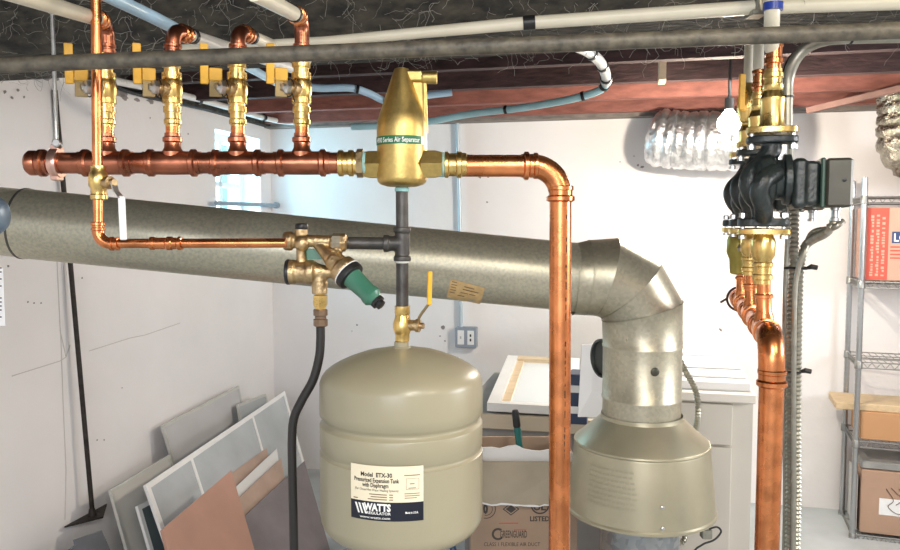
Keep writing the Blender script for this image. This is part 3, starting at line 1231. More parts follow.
# ================================================================== FLUE
YL = 1.95
fl = thing('flue_pipe', 'long round galvanized flue pipe sloping across the room behind the copper pipes', 'flue pipe', D(300, 252, YL))
rf = 34.6 * YL / F
a, b = D(-120, 209.5, YL), D(592, 279, YL)
fd = (b - a).normalized()
LF = (b - a).length
m = MB()
s1 = (D(30, 224, YL) - a).length
m.lathe(a, fd, [(0, rf * .985), (s1, rf * .985)], 48, cap=False)
obj('upper_section', m, galv_run, fl)
m = MB()
m.lathe(a, fd, [(s1 - .012, rf * .97), (s1 - .012, rf * 1.012), (s1 - .004, rf * 1.022), (s1 + .003, rf * 1.004), (LF, rf * 1.0)], 48, cap=False)
obj('lower_section', m, galv_run, fl)
m = MB()
m.lathe(a, fd, [(s1 - .016, rf * .99), (s1 - .014, rf * 1.03), (s1 - .009, rf * 1.03), (s1 - .007, rf * .99)], 48, cap=False)
obj('collar_band', m, mat('dark_band', (.10, .10, .09), .6, .5), fl)


def cyl_hit(px, py, A, d, r):
    o = EYE
    rd = ray(px, py).normalized()
    w = o - A
    rd2 = rd - d * rd.dot(d)
    w2 = w - d * w.dot(d)
    aa, bb, cc = rd2.dot(rd2), 2 * rd2.dot(w2), w2.dot(w2) - r * r
    disc = max(bb * bb - 4 * aa * cc, 0)
    return o + rd * ((-bb - math.sqrt(disc)) / (2 * aa))


cs = [(451, 279), (485, 288), (480, 304), (446.5, 297.5)]


def stick(u, v, off=.001):
    x = (cs[0][0] * (1 - u) + cs[1][0] * u) * (1 - v) + (cs[3][0] * (1 - u) + cs[2][0] * u) * v
    y = (cs[0][1] * (1 - u) + cs[1][1] * u) * (1 - v) + (cs[3][1] * (1 - u) + cs[2][1] * u) * v
    return cyl_hit(x, y, a, fd, rf + off)


m = MB()
m.grid(lambda u, v: stick(u, v), 10, 6)
stk = obj('sticker', m, mat('tan_sticker', (.62, .43, .20), 0, .7, var=.15, vscale=60), fl, label='tan paper sticker on the flue')
m = MB()
sf = lambda x, y: stick(x, y, .0016)
for x0, y0, x1, y1 in ((.05, .10, .20, .14), (.05, .24, .22, .28), (.05, .38, .2, .42), (.05, .52, .22, .56), (.05, .66, .2, .70), (.42, .2, .72, .25), (.40, .36, .86, .41), (.36, .56, .58, .60), (.62, .56, .8, .6), (.3, .74, .5, .78)):
    m.bar(sf, x0, y0, x1, y1)
obj('fine_print', m, inkbrown, stk, 0)

# elbow with gores
el = thing('flue_elbow', 'adjustable galvanized elbow turning the flue down over the draft hood', 'flue elbow', D(632, 290, YL))
rv = 39.3 * YL / F


def gring(O, I, rd):
    o, i = D(*O, YL), D(*I, YL)
    c = (o + i) / 2
    e = (o - i) / 2
    y = Vector((0, 1, 0)) * rd
    return [c + e * math.cos(2 * PI * j / 48) + y * math.sin(2 * PI * j / 48) for j in range(48)]


rg = [((574, 243.5), (572, 314.5), rf * 1.005), ((589, 240), (584, 315), rf * 1.05), ((617, 238), (594, 315.5), rv), ((659, 261.5), (599.5, 317), rv), ((681, 300.5), (603, 321), rv)]
rings = [gring(*x) for x in rg]
for i in range(len(rings) - 1):
    m = MB()
    A_, B_ = rings[i], rings[i + 1]
    ca, cb = sum(A_, Vector()) / 48, sum(B_, Vector()) / 48
    lipA = [p_ + (p_ - ca).normalized() * .0010 for p_ in A_]
    mid = [pa_.lerp(pb_, .10) for pa_, pb_ in zip(A_, B_)]
    m.loft([lipA, mid, B_], cap=False)
    obj('gore', m, galv, el, smooth=50)
# vertical flue
vf = thing('flue_riser', 'upright galvanized flue section standing on the draft hood right of the copper pipe', 'flue pipe', D(642, 418, YL))
m = MB()
ring0 = gring((681.3, 300.2), (602.7, 320.8), rv * 1.004)
vb = [D(642, 345.5, YL), D(642, 396.5, YL), D(642, 421, YL)]
e1_, e2_ = RT * rv, Vector((0, 1, 0)) * rv


def vring(z_, k=1.0):
    c = Vector((D(642.3, 345, YL).x, YL, z_))
    return [c + (e1_ * math.cos(2 * PI * j / 48) + e2_ * math.sin(2 * PI * j / 48)) * k for j in range(48)]


# match phase of ring0 (starts outer/right, +y at quarter)
c0_ = sum(ring0, Vector()) / 48
m.loft([[p_ + (p_ - c0_).normalized() * .002 for p_ in ring0], [p_ - Z * .004 for p_ in ring0], vring(vb[0].z + .004), vring(vb[0].z + .002, 1.012), vring(vb[0].z - .002, 1.012)], cap=False)
sec = obj('upper_section', m, galv, vf, smooth=45)
m = MB()
m.loft([vring(vb[0].z + .001, .995), vring(vb[0].z - .003, .995), vring(vb[1].z + .004, .995), vring(vb[1].z + .002, 1.012), vring(vb[1].z - .003, 1.012)], cap=False)
sec2 = obj('middle_section', m, galv, vf, smooth=45)
m = MB()
m.loft([vring(vb[1].z + .002, .99), vring(vb[2].z, .99)], cap=False)
obj('lower_section', m, galv, vf, smooth=45)
for x, y, r in ((626, 340, .003), (655, 372, .011)):
    h = cyl_hit(x, y, Vector((D(642.3, 345, YL).x, YL, 0)), Z, rv)
    n_ = (h - Vector((D(642.3, 345, YL).x, YL, h.z))).normalized()
    m = MB()
    m.lathe(h - n_ * .002, n_, [(0, r), (.003, r), (.005, r * .7), (.005, .001)], 16)
    obj('test_plug' if r > .005 else 'screw', m, galv if r < .005 else mat('dark_plug', (.09, .09, .07), .7, .45), vf)
# round dark port on the back left
m = MB()
pc = D(606, 358, YL + .06)
pn = Vector((-.92, -.38, 0)).normalized()
m.lathe(pc - pn * .02, pn, [(0, .046), (.022, .048), (.026, .052), (.036, .052), (.037, .046), (.030, .044)], 32)
obj('draft_port', m, mat('dark_port', (.06, .07, .065), .5, .35), vf)

# draft hood
hd = thing('draft_hood', 'flared conical metal draft hood under the upright flue at the bottom right of centre', 'draft hood', D(641, 525, YL))
hc_ = Vector((D(641.5, 420, YL).x, YL, 0))
z0_, z1_, z2_ = D(641, 417, YL).z, D(641, 447, YL).z + .017, D(641, 519, YL).z + .033
r0_, r1_, r2_ = 40.3 * YL / F, 66.5 * YL / F, 74.0 * YL / F
m = MB()
m.lathe(hc_, Z, [(z0_ + .010, r0_), (z0_ + .004, r0_ * 1.01), (z0_, r0_ * 1.02), (z1_ + .006, r1_ * .985), (z1_ + .002, r1_)], 64, cap=False)
obj('cone', m, hoodm, hd, smooth=30)
m = MB()
m.lathe(hc_, Z, [(z1_ + .003, r1_ * .99), (z1_ + .003, r1_ * 1.012), (z1_ - .001, r1_ * 1.018), (z1_ - .005, r1_ * 1.004), (z1_ - .010, r1_ * 1.012), (z2_ + .008, r2_ * .995), (z2_ + .004, r2_ * 1.012), (z2_ - .002, r2_ * 1.012), (z2_ - .003, r2_ * .985)], 64, cap=False)
skirt = obj('skirt', m, hoodm, hd, smooth=30)


def hoodpt(ang, z_, off=.0):
    k_ = (z1_ - z_) / (z1_ - z2_)
    r_ = r1_ * 1.01 + (r2_ - r1_ * 1.01) * k_ + off
    return Vector((hc_.x + r_ * math.sin(ang), hc_.y - r_ * math.cos(ang), z_))


m = MB()
random.seed(11)
for row in range(8):
    zz_ = z1_ - .035 - row * .0125
    an = math.radians(-58)
    while an < math.radians(-20):
        w_ = math.radians(random.uniform(1.2, 4.0))
        z_a = zz_
        m.grid(lambda u, v: hoodpt(an + w_ * u, z_a + .0045 * v, .0012), 2, 1)
        an += w_ + math.radians(1.2)
obj('embossed_text', m, hoodm, skirt, 0)
for y in (.62, .9):
    z_ = z1_ + (z2_ - z1_) * y
    h = hoodpt(math.radians(2), z_)
    m = MB()
    m.lathe(h, Vector((0, -1, 0)), [(0, .005), (.002, .0045), (.0035, .002)], 12)
    obj('rivet', m, zinc, skirt)
m = MB()
m.lathe(hc_, Z, [(z2_ + .05, r0_ * .98), (.36, r0_ * .98)], 48, cap=False)
obj('outlet_collar', m, mat('bluish_galvanized', (.40, .42, .43), .8, .38, kind='voronoi', vscale=60, col2=(.26, .28, .29), thr=(.1, .9)), hd)
# spill switch on rim
sw = thing('spill_switch', 'small grey switch with a black wire clipped to the right rim of the draft hood', 'switch', D(706, 532, YL - .05))
m = MB()
m.box(D(706, 533, YL - .02), .013, .012, .013, bev=.002)
obj('switch_body', m, greymetal, sw)
m = MB()
m.tube(smooth_path([D(709, 529, YL - .03), D(717, 527, YL - .03), D(721, 532, YL - .03), D(714, 540, YL - .03), D(702, 545, YL - .03), D(693, 556, YL - .03), D(690, 600, YL - .01)], 6), .0026, 8)
obj('wire', m, black, sw)
# armoured cable behind the flue
m = MB()
corrugated(m, [D(676, 352, YL + .13), D(686, 372, YL + .13), D(696, 392, YL + .13), D(698, 415, YL + .13), D(694, 440, YL + .19), D(688, 480, YL + .24), D(684, 540, YL + .24), Vector((.62, YL + .22, .5))], .0080, .009, .0014)
o = obj('flexible_conduit', m, armor)
tag(o, 'short curved metal flexible conduit hugging the right side of the flue', 'conduit')
# boiler under the frame that carries the hood
bo = thing('boiler', 'grey boiler cabinet below the draft hood outlet', 'boiler', Vector((hc_.x, YL, 0)))
m = MB()
m.box(Vector((hc_.x, YL - .04, .18)), .23, .19, .18, bev=.01)
obj('jacket', m, greymetal, bo)
m = MB()
m.box(Vector((hc_.x, YL - .232, .14)), .18, .004, .09, bev=.002)
obj('access_panel', m, greyc, bo)

# ================================================================== PUMPS (right group)
Wd = Vector((.287, .958, 0)).normalized()
Wr = Vector((Wd.y, -Wd.x, 0))
YP = 1.31
kp = YP / F
pump = thing('circulator_pump', 'front black cast circulator pump with a grey control box, nearest the viewer', 'pump', D(765, 180, YP), 'circulator pumps on the right copper manifold')
# flanges
ft, fb = D(772, 140, YP), D(763, 222.5, YP)
upd = (ft - fb).normalized()


def oval(mb, c, a1, a2, h, w1, w2, th):
    n = 40
    def ring(k, s):
        out = []
        for j in range(n):
            t = 2 * PI * j / n
            ct, st_ = math.cos(t), math.sin(t)
            e = .75
            x = math.copysign(abs(ct) ** e, ct) * w1 * s
            y = math.copysign(abs(st_) ** e, st_) * w2 * s
            out.append(c + a1 * x + a2 * y + h * k)
        return out
    mb.loft([ring(-th, .97), ring(-th * .8, 1), ring(th * .8, 1), ring(th, .97)])


m = MB()
oval(m, ft, Wr, Wd, Z, 24 * kp, 16 * kp, .0060)
oval(m, fb, Wr, Wd, Z, 24 * kp, 16 * kp, .0070)
sc_ = D(766, 180, YP)
# scroll casing, axis along the motor
m.lathe(sc_ - Wr * .022, Wr, [(0, .026), (.004, .035), (.012, .042), (.026, .044), (.034, .040), (.036, .034), (.048, .034), (.049, .043), (.060, .043), (.061, .03)], 40)
# inlet/outlet passages: an S of fat tubes
m.tube(smooth_path([ft - Z * .004, D(770, 152, YP), D(762, 164, YP), D(752, 174, YP), D(749, 184, YP), D(753, 195, YP), D(760, 204, YP), fb + Z * .004], 6),
       [.0185] * 8 + [.020] * 14 + [.021] * 12 + [.019] * 9 if False else .0170, 20)
m.tube(smooth_path([fb + Z * .004 - Wd * .012, D(763, 206, YP - .040), D(759, 193, YP - .055), D(764, 180, YP - .058), D(776, 172, YP - .035)], 6), .0150, 18)
obj('volute', m, pumpblk, pump, fuse=.0015, sm_it=2)
m = MB()
mo = sc_ + Wr * .048
mo = mo - Z * .008
m.box(mo + Wr * .001, .012, .040, .042, (Wr, Wd, Z), bev=.006)
m.box(mo + Wr * .020, .012, .034, .037, (Wr, Wd, Z), bev=.005)
obj('motor_housing', m, pumpblk, pump, fuse=.0022, sm_it=2)
m = MB()
m.box(mo + Wr * .035, .0035, .041, .041, (Wr, Wd, Z), bev=.002)
obj('gasket_plate', m, pumpgreen, pump, label='dark green gasket plate')
m = MB()
m.box(mo + Wr * .0595, .0200, .040, .040, (Wr, Wd, Z), bev=.004)
cbx = obj('control_box', m, pumpbox, pump, label='grey control box on the motor')
m = MB()
m.lathe(mo + Wr * .066 - Wd * .0405 + Z * .004, -Wd, [(0, .003), (.002, .003), (.0025, .001)], 10)
obj('screw', m, black, cbx)
m = MB()
m.lathe(mo + Wr * .062 - Z * .038, -Z, [(0, .0085), (.006, .0085), (.007, .0065), (.018, .0065), (.019, .0085), (.024, .0085)], 12)
obj('conduit_connector', m, zinc, cbx)
for c, sgn in ((ft, 1), (fb, -1)):
    for sx in (-1, 1):
        bc = c + Wr * (19 * kp * sx) - Wd * (.004)
        m = MB()
        m.lathe(bc - Z * .010 * 1, Z, [(-.006, .0065), (-.006, .0075), (.001, .0075), (.002, .0040), (.026, .0040), (.0265, .0070), (.031, .0070), (.032, .005)] if sgn > 0 else
                [(-.018, .0070), (-.012, .0070), (-.011, .0040), (.018, .0040), (.0185, .0075), (.026, .0075), (.028, .005)], 8)
        obj('flange_bolt', m, zinc, pump)
dW = Wd * .235
g_p = 'circulator pumps on the right copper manifold'
dup(pump, dW, 'middle black circulator pump, peeking out left behind the front pump', g_p)
dup(pump, dW * 2, 'rearmost black circulator pump, farthest back in the row of three', g_p)

# brass flanges/valves above and below
gv = 'brass flange fittings above the pumps'
uf = thing('flange_fitting', 'tall brass flange fitting on top of the front pump, reaching up to the dark pipe', 'pipe fitting', D(772, 130, YP), gv)
m = MB()
oval(m, D(772, 130.5, YP), Wr, Wd, Z, 24 * kp, 16 * kp, .0052)
obj('flange', m, brass, uf)
m = MB()
b0 = D(772, 127, YP)
y2 = lambda y: (127 - y) * kp
m.lathe(b0, Z, [(0, .0215), (y2(122), .0195), (y2(104), .0195), (y2(102), .0205), (y2(99), .0205), (y2(97), .0180), (y2(92), .0150), (y2(90), .0168), (y2(86), .0168), (y2(85), .0140), (y2(80), .0140),
                (y2(79), .0165), (y2(75), .0165), (y2(74), .0142), (y2(71), .0142)], 28)
obj('press_body', m, brass, uf)
m = MB()
m.lathe(b0 + Z * y2(75), Z, [(0, .0125), (y2(66) - y2(75), .0130), (y2(65) - y2(75), .0155), (y2(61) - y2(75), .0155), (y2(60) - y2(75), .0132), (y2(50) - y2(75), .0132), (y2(49) - y2(75), .0150), (y2(46) - y2(75), .0150), (y2(45) - y2(75), .012)], 24)
obj('copper_coupling', m, copper, uf)
dup(uf, dW, 'brass flange fitting on top of the middle pump', gv)
dup(uf, dW * 2, 'brass flange fitting on top of the rearmost pump, beside the light bulb', gv)
gt = 'white tubes rising from the pumps'
rt = thing('riser_tube', 'white tube with a blue ring rising from the front pump to the ceiling', 'tube', D(772, 44, YP), gt)
m = MB()
m.tube(smooth_path([D(772, 49, YP), D(771.5, 34, 1.285), D(772, 15, 1.245), D(773, -12, 1.235)], 5), .0122, 18)
obj('tube_run', m, pexw, rt)
m = MB()
m.lathe(D(773, 3, 1.24), -Z, [(0, .0120), (0, .0155), (.012, .0155), (.012, .0120)], 18)
obj('blue_ring', m, mat('blue_ring', (.02, .05, .30), 0, .35), rt, label='blue clamp ring')
# stop the two rear risers under the girder: short tubes
for n_, lbl in ((1, 'short pale tube rising from the middle pump fitting into the girder'), (2, 'short pale tube rising from the rearmost pump fitting')):
    m = MB()
    bq = D(772, 50, YP) + dW * n_
    m.tube([bq, Vector((bq.x, bq.y, GB + .02 if n_ == 1 else CEIL + .02))], .0100, 16)
    o = obj('riser_tube', m, pexw)
    tag(o, lbl, 'tube', gt)
# yellow levers on middle/rear isolation valves above
ym = thing('isolation_valve', 'yellow levered brass valve left of the tall fittings above the pumps', 'valve', D(744, 95, YP + .35))
m = MB()
yv_ = YP + .40
m.lathe(D(747, 122, yv_), Z, [(0, .015), (.025, .022), (.05, .022), (.066, .015), (.080, .013), (.085, .011)], 20)
obj('valve_body', m, brass, ym)
m = MB()
strap(m, D(741.5, 110, yv_ - .05), D(742.5, 74, yv_ - .05), .0075, .003, Vector((.95, .3, 0)), Vector((-.3, .95, 0)))
strap(m, D(741.5, 108, yv_ - .05), D(747, 108, yv_), .006, .003, Z, Vector((0, 0, 1)).cross(Vector((0, 1, 0))))
obj('lever', m, yellow, ym)

gl = 'brass flange fittings below the pumps'
lf = thing('flange_fitting', 'brass flange and press fitting under the front pump, on a copper riser', 'pipe fitting', D(763, 232, YP), gl)
m = MB()
oval(m, D(764, 231.5, YP), Wr, Wd, Z, 25.5 * kp, 16.5 * kp, .0050)
obj('flange', m, brass, lf)
m = MB()
b0 = D(763.5, 234, YP)
y3 = lambda y: (y - 234) * kp
m.lathe(b0, -Z, [(0, .015), (y3(238), .0180), (y3(242), .0200), (y3(255), .0195), (y3(260), .0150), (y3(262), .0145), (y3(263), .0170), (y3(266), .0170), (y3(267), .0142), (y3(274), .0142), (y3(275), .0168), (y3(279), .0168), (y3(280), .0138), (y3(284), .0138)], 28)
obj('press_body', m, brass, lf)
dup(lf, dW, 'brass flange and press fitting under the middle pump', gl)
dup(lf, dW * 2, 'brass flange and press fitting under the rearmost pump', gl)
# olive valve handles seen at left below
oh = thing('isolation_valve', 'olive brass isolation valve hanging left of the fittings below the pumps', 'valve', D(738, 255, YP + .30))
m = MB()
yo = YP + .34
m.lathe(D(739, 234, yo), -Z, [(0, .020), (.012, .024), (.040, .025), (.055, .019), (.085, .017), (.088, .012)], 20)
obj('valve_body', m, mat('olive_brass', (.40, .34, .09), .8, .42, var=.15, vscale=40), oh)
m = MB()
m.lathe(D(741, 248, yo - .02), Vector((.3, -1, 0)), [(0, .010), (.012, .010), (.013, .012), (.018, .012), (.019, .006)], 8)
obj('stem', m, zinc, oh)

# lower copper manifold
mf = thing('copper_manifold', 'copper manifold with tees running back under the three pumps and bending down', 'pipe manifold', D(771, 345, 1.2))
Y0 = 1.2
e_c = D(771.5, 338, Y0)            # corner of the front elbow
mdir = Vector((D(735, 296, 1.94) - D(769, 340, 1.2)))
mdir = Vector((Wd.x, Wd.y, mdir.z / mdir.length)).normalized()
dn = D(771.8, 700, Y0)
rm = .0190
back = e_c + mdir * .72
m = MB()
m.cyl(e_c + mdir * .05, back, rm * .93, 24)
obj('pipe', m, copper, mf)
m = MB()
ar = arc(back, e_c, dn, .038, 12)
m.tube([e_c + mdir * .065] + ar + [D(771.6, 386, Y0)], rm * 1.07, 28)
m.lathe(D(771.6, 387, Y0), Z, [(0, rm), (0, rm * 1.07), (.003, rm * 1.24), (.009, rm * 1.24), (.012, rm * 1.08), (.020, rm * 1.08), (.022, rm * 1.16), (.027, rm * 1.16), (.029, rm * 1.07)], 28)
obj('elbow', m, copper, mf)
m = MB()
m.cyl(D(771.6, 380, Y0), Vector((D(771.6, 380, Y0).x, D(771.6, 380, Y0).y, .01)), rm, 28)
obj('vertical_pipe', m, copper, mf)
rbase = D(763.5, 283, YP)
for n_ in range(3):
    top_ = rbase + dW * n_ + Z * .006
    tq = (top_ - e_c).dot(Vector((mdir.x, mdir.y, 0)).normalized()) / Vector((mdir.x, mdir.y, 0)).length
    cen = e_c + mdir * tq
    top_ = top_
    m = MB()
    A_ = cen - mdir * .055
    m.lathe(A_, mdir, [(0, rm), (.002, rm * 1.22), (.008, rm * 1.22), (.010, rm * 1.02), (.020, rm * 1.02), (.022, rm * 1.14), (.026, rm * 1.14), (.028, rm * 1.02), (.082, rm * 1.02), (.084, rm * 1.14), (.088, rm * 1.14), (.090, rm * 1.02), (.100, rm * 1.02), (.102, rm * 1.22), (.108, rm * 1.22), (.110, rm)], 24)
    nd = (top_ - cen).normalized()
    LL = (top_ - cen).length
    m.lathe(cen, nd, [(0, .0160), (.020, .0165), (.030, .0128), (LL * .62, .0126), (LL * .62 + .001, .0155), (LL * .62 + .006, .0155), (LL * .62 + .008, .0122), (LL * .62 + .010, .0118)], 20)
    obj('tee', m, copper, mf)
    m = MB()
    m.cyl(cen + nd * .03, top_, .0112, 20)
    obj('riser', m, copper, mf)
m = MB()
m.lathe(back, mdir, [(-.02, rm), (0, rm * 1.1), (.012, rm * 1.1), (.014, rm * .8)], 24)
obj('end_cap', m, copper_dark, mf)
m = MB()
rc = e_c + mdir * .66
ring = [rc + (Wr * math.cos(t) + Z * math.sin(t)) * (rm * 1.5) for t in [i * 2 * PI / 24 for i in range(25)]]
m.tube(ring, .003, 6)
m.tube([rc - Wr * rm * 1.5, rc - Wr * rm * 2.3 - Z * .01], .003, 6)
o = obj('pipe_clamp', m, mat('dark_clamp', (.10, .06, .05), .6, .5))
tag(o, 'small dark wire clamp around the far end of the copper manifold', 'clamp')

# armoured cables beside pumps
mk = [(788, 0), (795, .025), (801, .05)]
lbls = ['left of the three upright armored cables behind the copper drop pipe, plain grey', 'middle upright armored cable right of the pumps, ribbed',
        'right armored cable with ribs, curving from the pump control box']
YC = 1.42
m = MB()
m.tube(smooth_path([D(791, 134, YC), D(789, 220, YC + .02), D(786, 300, YC + .025), D(785, 400, YC + .025), D(785, 560, YC + .025), Vector((D(785, 560, YC).x, YC + .025, .02))], 8), .0060, 10)
o = obj('armored_cable', m, greymetal)
tag(o, lbls[0], 'cable', 'armored cables beside the pumps')
m = MB()
corrugated(m, [D(795, 200, YC), D(794, 260, YC), D(791.5, 310, YC), D(790, 400, YC), D(789, 560, YC), Vector((D(789, 560, YC).x, YC - .0, .02))], .0072, .0085, .0013)
o = obj('armored_cable', m, armor)
tag(o, lbls[1], 'cable', 'armored cables beside the pumps')
m = MB()
cb_ = mo + Wr * .062 - Z * .062
corrugated(m, [cb_, cb_ - Z * .02 - RT * .006 + Vector((0, .02, 0)), D(806, 245, YC), D(800, 268, YC), D(798.5, 300, YC), D(797.5, 360, YC), D(797, 450, YC), D(796, 560, YC), Vector((D(796, 560, YC).x + .004, YC + .012, .02))], .0072, .0085, .0013)
o = obj('armored_cable', m, armor)
tag(o, lbls[2], 'cable', 'armored cables beside the pumps')
m = MB()
m.tube(smooth_path([cb_ + Wr * .012, cb_ - Z * .012 - RT * .004, D(812, 233, YC - .03), D(803, 255, YC - .025), D(798, 270, YC - .02), D(794.5, 300, YC - .018), D(793.5, 400, YC - .018), D(793, 560, YC - .018), Vector((D(793, 560, YC).x, YC - .018, .02))], 8), .0050, 10)
o = obj('control_cable', m, greymetal)
tag(o, 'smooth grey cable sweeping down left from the pump control box', 'cable')
for x, y, l in ((797, 268, 'upper black zip tie around the armored cables, under the control box'), (791, 371, 'lower black zip tie around the armored cables, beside the copper elbow')):
    m = MB()
    c = D(x - 1, y, YC)
    ring = [c + Vector((math.cos(t) * .020, math.sin(t) * .014, math.sin(t * 2) * .001)) for t in [i * 2 * PI / 24 for i in range(25)]]
    m.tube(ring, .0024, 6)
    t_ = thing('zip_tie', l, 'zip tie', c, 'zip ties around the armored cables')
    obj('strap', m, black, t_)
    m = MB()
    m.tube([c + RT * .018 - Vector((0, .006, 0)), c + RT * .024 - Vector((0, .01, -.003)), c + RT * .034 + Vector((0, -.012, .001))], [.003, .005, .0045], 8)
    obj('tail', m, black, t_)

# curved grey conduit at upper right
m = MB()
m.tube(smooth_path([D(787, 131, YC + .02), D(787, 100, YC + .02), D(788, 80, YC + .02), D(794, 62, YC + .01), D(805, 49, YC), D(822, 41, YC - .02), D(850, 38, YC - .04), D(960, 36, YC - .08)], 8), .0105, 16)
cg = obj('conduit', m, greymetal)
tag(cg, 'curved grey conduit sweeping up and right above the pumps', 'conduit')
m = MB()
m.lathe(D(787, 98, YC + .02), Z, [(0, .0105), (0, .0118), (.004, .0118), (.004, .0105)], 16, cap=False)
obj('band', m, black, cg)
m = MB()
m.lathe(D(849, 38, YC - .04), RT, [(0, .0105), (0, .0118), (.004, .0118), (.004, .0105)], 16, cap=False)
obj('band', m, black, cg)
m = MB()
m.tube(smooth_path([D(784, 96, YC + .05), D(784, 78, YC + .05), D(790, 60, YC + .05), D(806, 46, YC + .03), D(830, 38, YC + .03)], 8), .0055, 10)
o = obj('black_cable', m, black)
tag(o, 'thin black cable following the inside of the curved grey conduit', 'cable')
# hanger strap for beige tube near pumps
m = MB()
c = D(756, 7, 1.29)
m.box(c + Z * .008, .005, .014, .022, bev=.002)
m.box(c - Z * .012, .012, .016, .004, bev=.001)
o = obj('tube_bracket', m, greymetal)
tag(o, 'small grey bracket holding the beige tube under the girder above the pumps', 'bracket')

# ================================================================== light bulb
bp_ = D(729, 120, 2.82)
lb = thing('light_bulb', 'glowing bare light bulb hanging behind the pumps below the joists', 'light bulb', bp_)
m = MB()
m.lathe(bp_ - Z * .040, Z, [(-.012, .004), (-.008, .020), (.004, .034), (.022, .042), (.042, .040), (.060, .026), (.074, .015), (.080, .013)], 28)
bulbm = mat('bulb_glow', (1, .95, .85), 0, .3, emit=(1.0, .90, .74), emit_s=55)
obj('globe', m, bulbm, lb)
m = MB()
m.lathe(bp_ + Z * .036, Z, [(0, .0135), (.004, .017), (.042, .017), (.050, .006), (SUB - bp_.z - .037, .006)], 20)
obj('lamp_holder', m, black, lb)
ld = bpy.data.lights.new('bulb_light', 'POINT')
ld.energy = 50
ld.color = (1, .88, .72)
ld.shadow_soft_size = .03
lo = bpy.data.objects.new('bulb_light', ld)
C.objects.link(lo)
lo.location = bp_ - Z * .055

# ================================================================== foil ducts
def foil_duct(name, label, pts, r, m_, seed):
    random.seed(seed)
    path = resample(smooth_path(pts, 10), .012)
    mb = MB()
    tp = [.55, .80, .92, .97] if seed == 5 else []
    mb.tube(path, [r * (tp[i] if i < len(tp) else 1) + (.003 if i % 4 < 3 else -.006) + random.uniform(-.002, .002) for i in range(len(path))], 48)
    for i, v in enumerate(mb.v):
        mb.v[i] = v + Vector((random.uniform(-1, 1), random.uniform(-1, 1), random.uniform(-1, 1))) * .0028
    o = obj(name, mb, m_, smooth=60)
    tag(o, label, 'duct')
    return o


foil_duct('foil_duct', 'wide silver foil flexible duct sagging under the joists beside the light bulb',
          [D(649, 136, 3.70), D(660, 138, 3.68), D(676, 140, 3.65), D(690, 141, 3.62), D(720, 141, 3.56), D(760, 141, 3.50), D(784, 141, 3.47)], .134, foil, 5)
foil_duct('foil_duct', 'crumpled silver foil duct at the right edge above the wire shelf',
          [D(899, 100, 3.32) + Z * .12, D(899, 118, 3.32), D(900, 146, 3.32), D(912, 160, 3.31), D(940, 164, 3.29), D(990, 163, 3.26)], .084, foil2, 6)

# ================================================================== outlet and conduit on back wall
nb_ = U
pw = R3(0, .03, 0)
ou = thing('outlet_box', 'small grey metal double outlet box on the back wall behind the tank', 'outlet', on_plane(466.5, 337, pw, U))
oc = on_plane(466.5, 337, R3(0, .022, 0), U)
m = MB()
m.box(oc, .058, .022, .056, (V, U, Z), bev=.004)
obj('box', m, mat('outlet_metal', (.34, .38, .44), .6, .4), ou)
for sx in (-1, 1):
    m = MB()
    m.box(oc - U * .0235 + V * .027 * sx, .0175, .002, .038, (V, U, Z), bev=.001)
    rc_ = obj('receptacle', m, white, ou)
    m = MB()
    for zz_ in ((0,) if sx < 0 else (.012, -.012)):
        m.box(oc - U * .0258 + V * .027 * sx + Z * zz_, .004, .001, .007, (V, U, Z))
    obj('slot', m, black if sx > 0 else mat('slot_grey', (.5, .5, .5)), rc_, 0)
m = MB()
c0 = oc + Z * .05 - V * .03
m.tube([c0, on_plane(459.5, 200, R3(0, .02, 0), U), on_plane(457, 120, R3(0, .02, 0), U)], .0105, 12)
o = obj('wall_conduit', m, mat('pale_blue_conduit', (.50, .58, .64), .3, .4))
tag(o, 'thin pale conduit running up the back wall from the outlet box', 'conduit')
# specks on back wall
m = MB()
random.seed(21)
for x, y, r in ((443, 328, .016), (440, 336, .005), (445, 341, .005), (634, 156, .004), (638, 165, .007), (642, 167, .010), (620, 162, .004), (487, 202, .006), (480, 177, .010), (488, 177, .007), (357, 325, .006), (352, 331, .004), (720, 330, .01)):
    c = on_plane(x, y, R3(0, .001, 0), U)
    pts = [c + V * math.cos(t) * r * random.uniform(.5, 1.2) + Z * math.sin(t) * r * random.uniform(.4, 1.1) for t in [i * 2 * PI / 9 for i in range(9)]]
    m.prism(pts, -U, .001)
for x, y, r in ((12, 98, .006), (18, 90, .006), (24, 97, .005), (5, 92, .008), (150, 118, .004), (176, 128, .004), (188, 134, .005), (28, 302, .004), (34, 303, .004), (41, 303, .004), (8, 266, .005), (82, 278, .004), (122, 388, .003), (104, 440, .004), (97, 440, .004)):
    c = on_plane(x, y, R3(SL + .001, 0, 0), V)
    pts = [c + U * math.cos(t) * r * random.uniform(.5, 1.2) + Z * math.sin(t) * r * random.uniform(.4, 1.1) for t in [i * 2 * PI / 9 for i in range(9)]]
    m.prism(pts, V, .001)
struct('trim_9', m, mat('wall_chips', (.27, .24, .24), 0, .9))
# ragged dark stain along the top of the left wall
m = MB()
for k_ in range(14):
    t_ = random.uniform(.9, 2.2)
    c = R3(SL + .001, t_, CEIL - .025 - abs(random.gauss(0, .012)))
    r = random.uniform(.012, .03)
    pts = [c + U * math.cos(t) * r * random.uniform(.6, 1.8) + Z * math.sin(t) * r * random.uniform(.2, .8) for t in [i * 2 * PI / 11 for i in range(11)]]
    m.prism(pts, V, .0008)
struct('trim_10', m, mat('wall_soot', (.33, .30, .29), 0, .95))

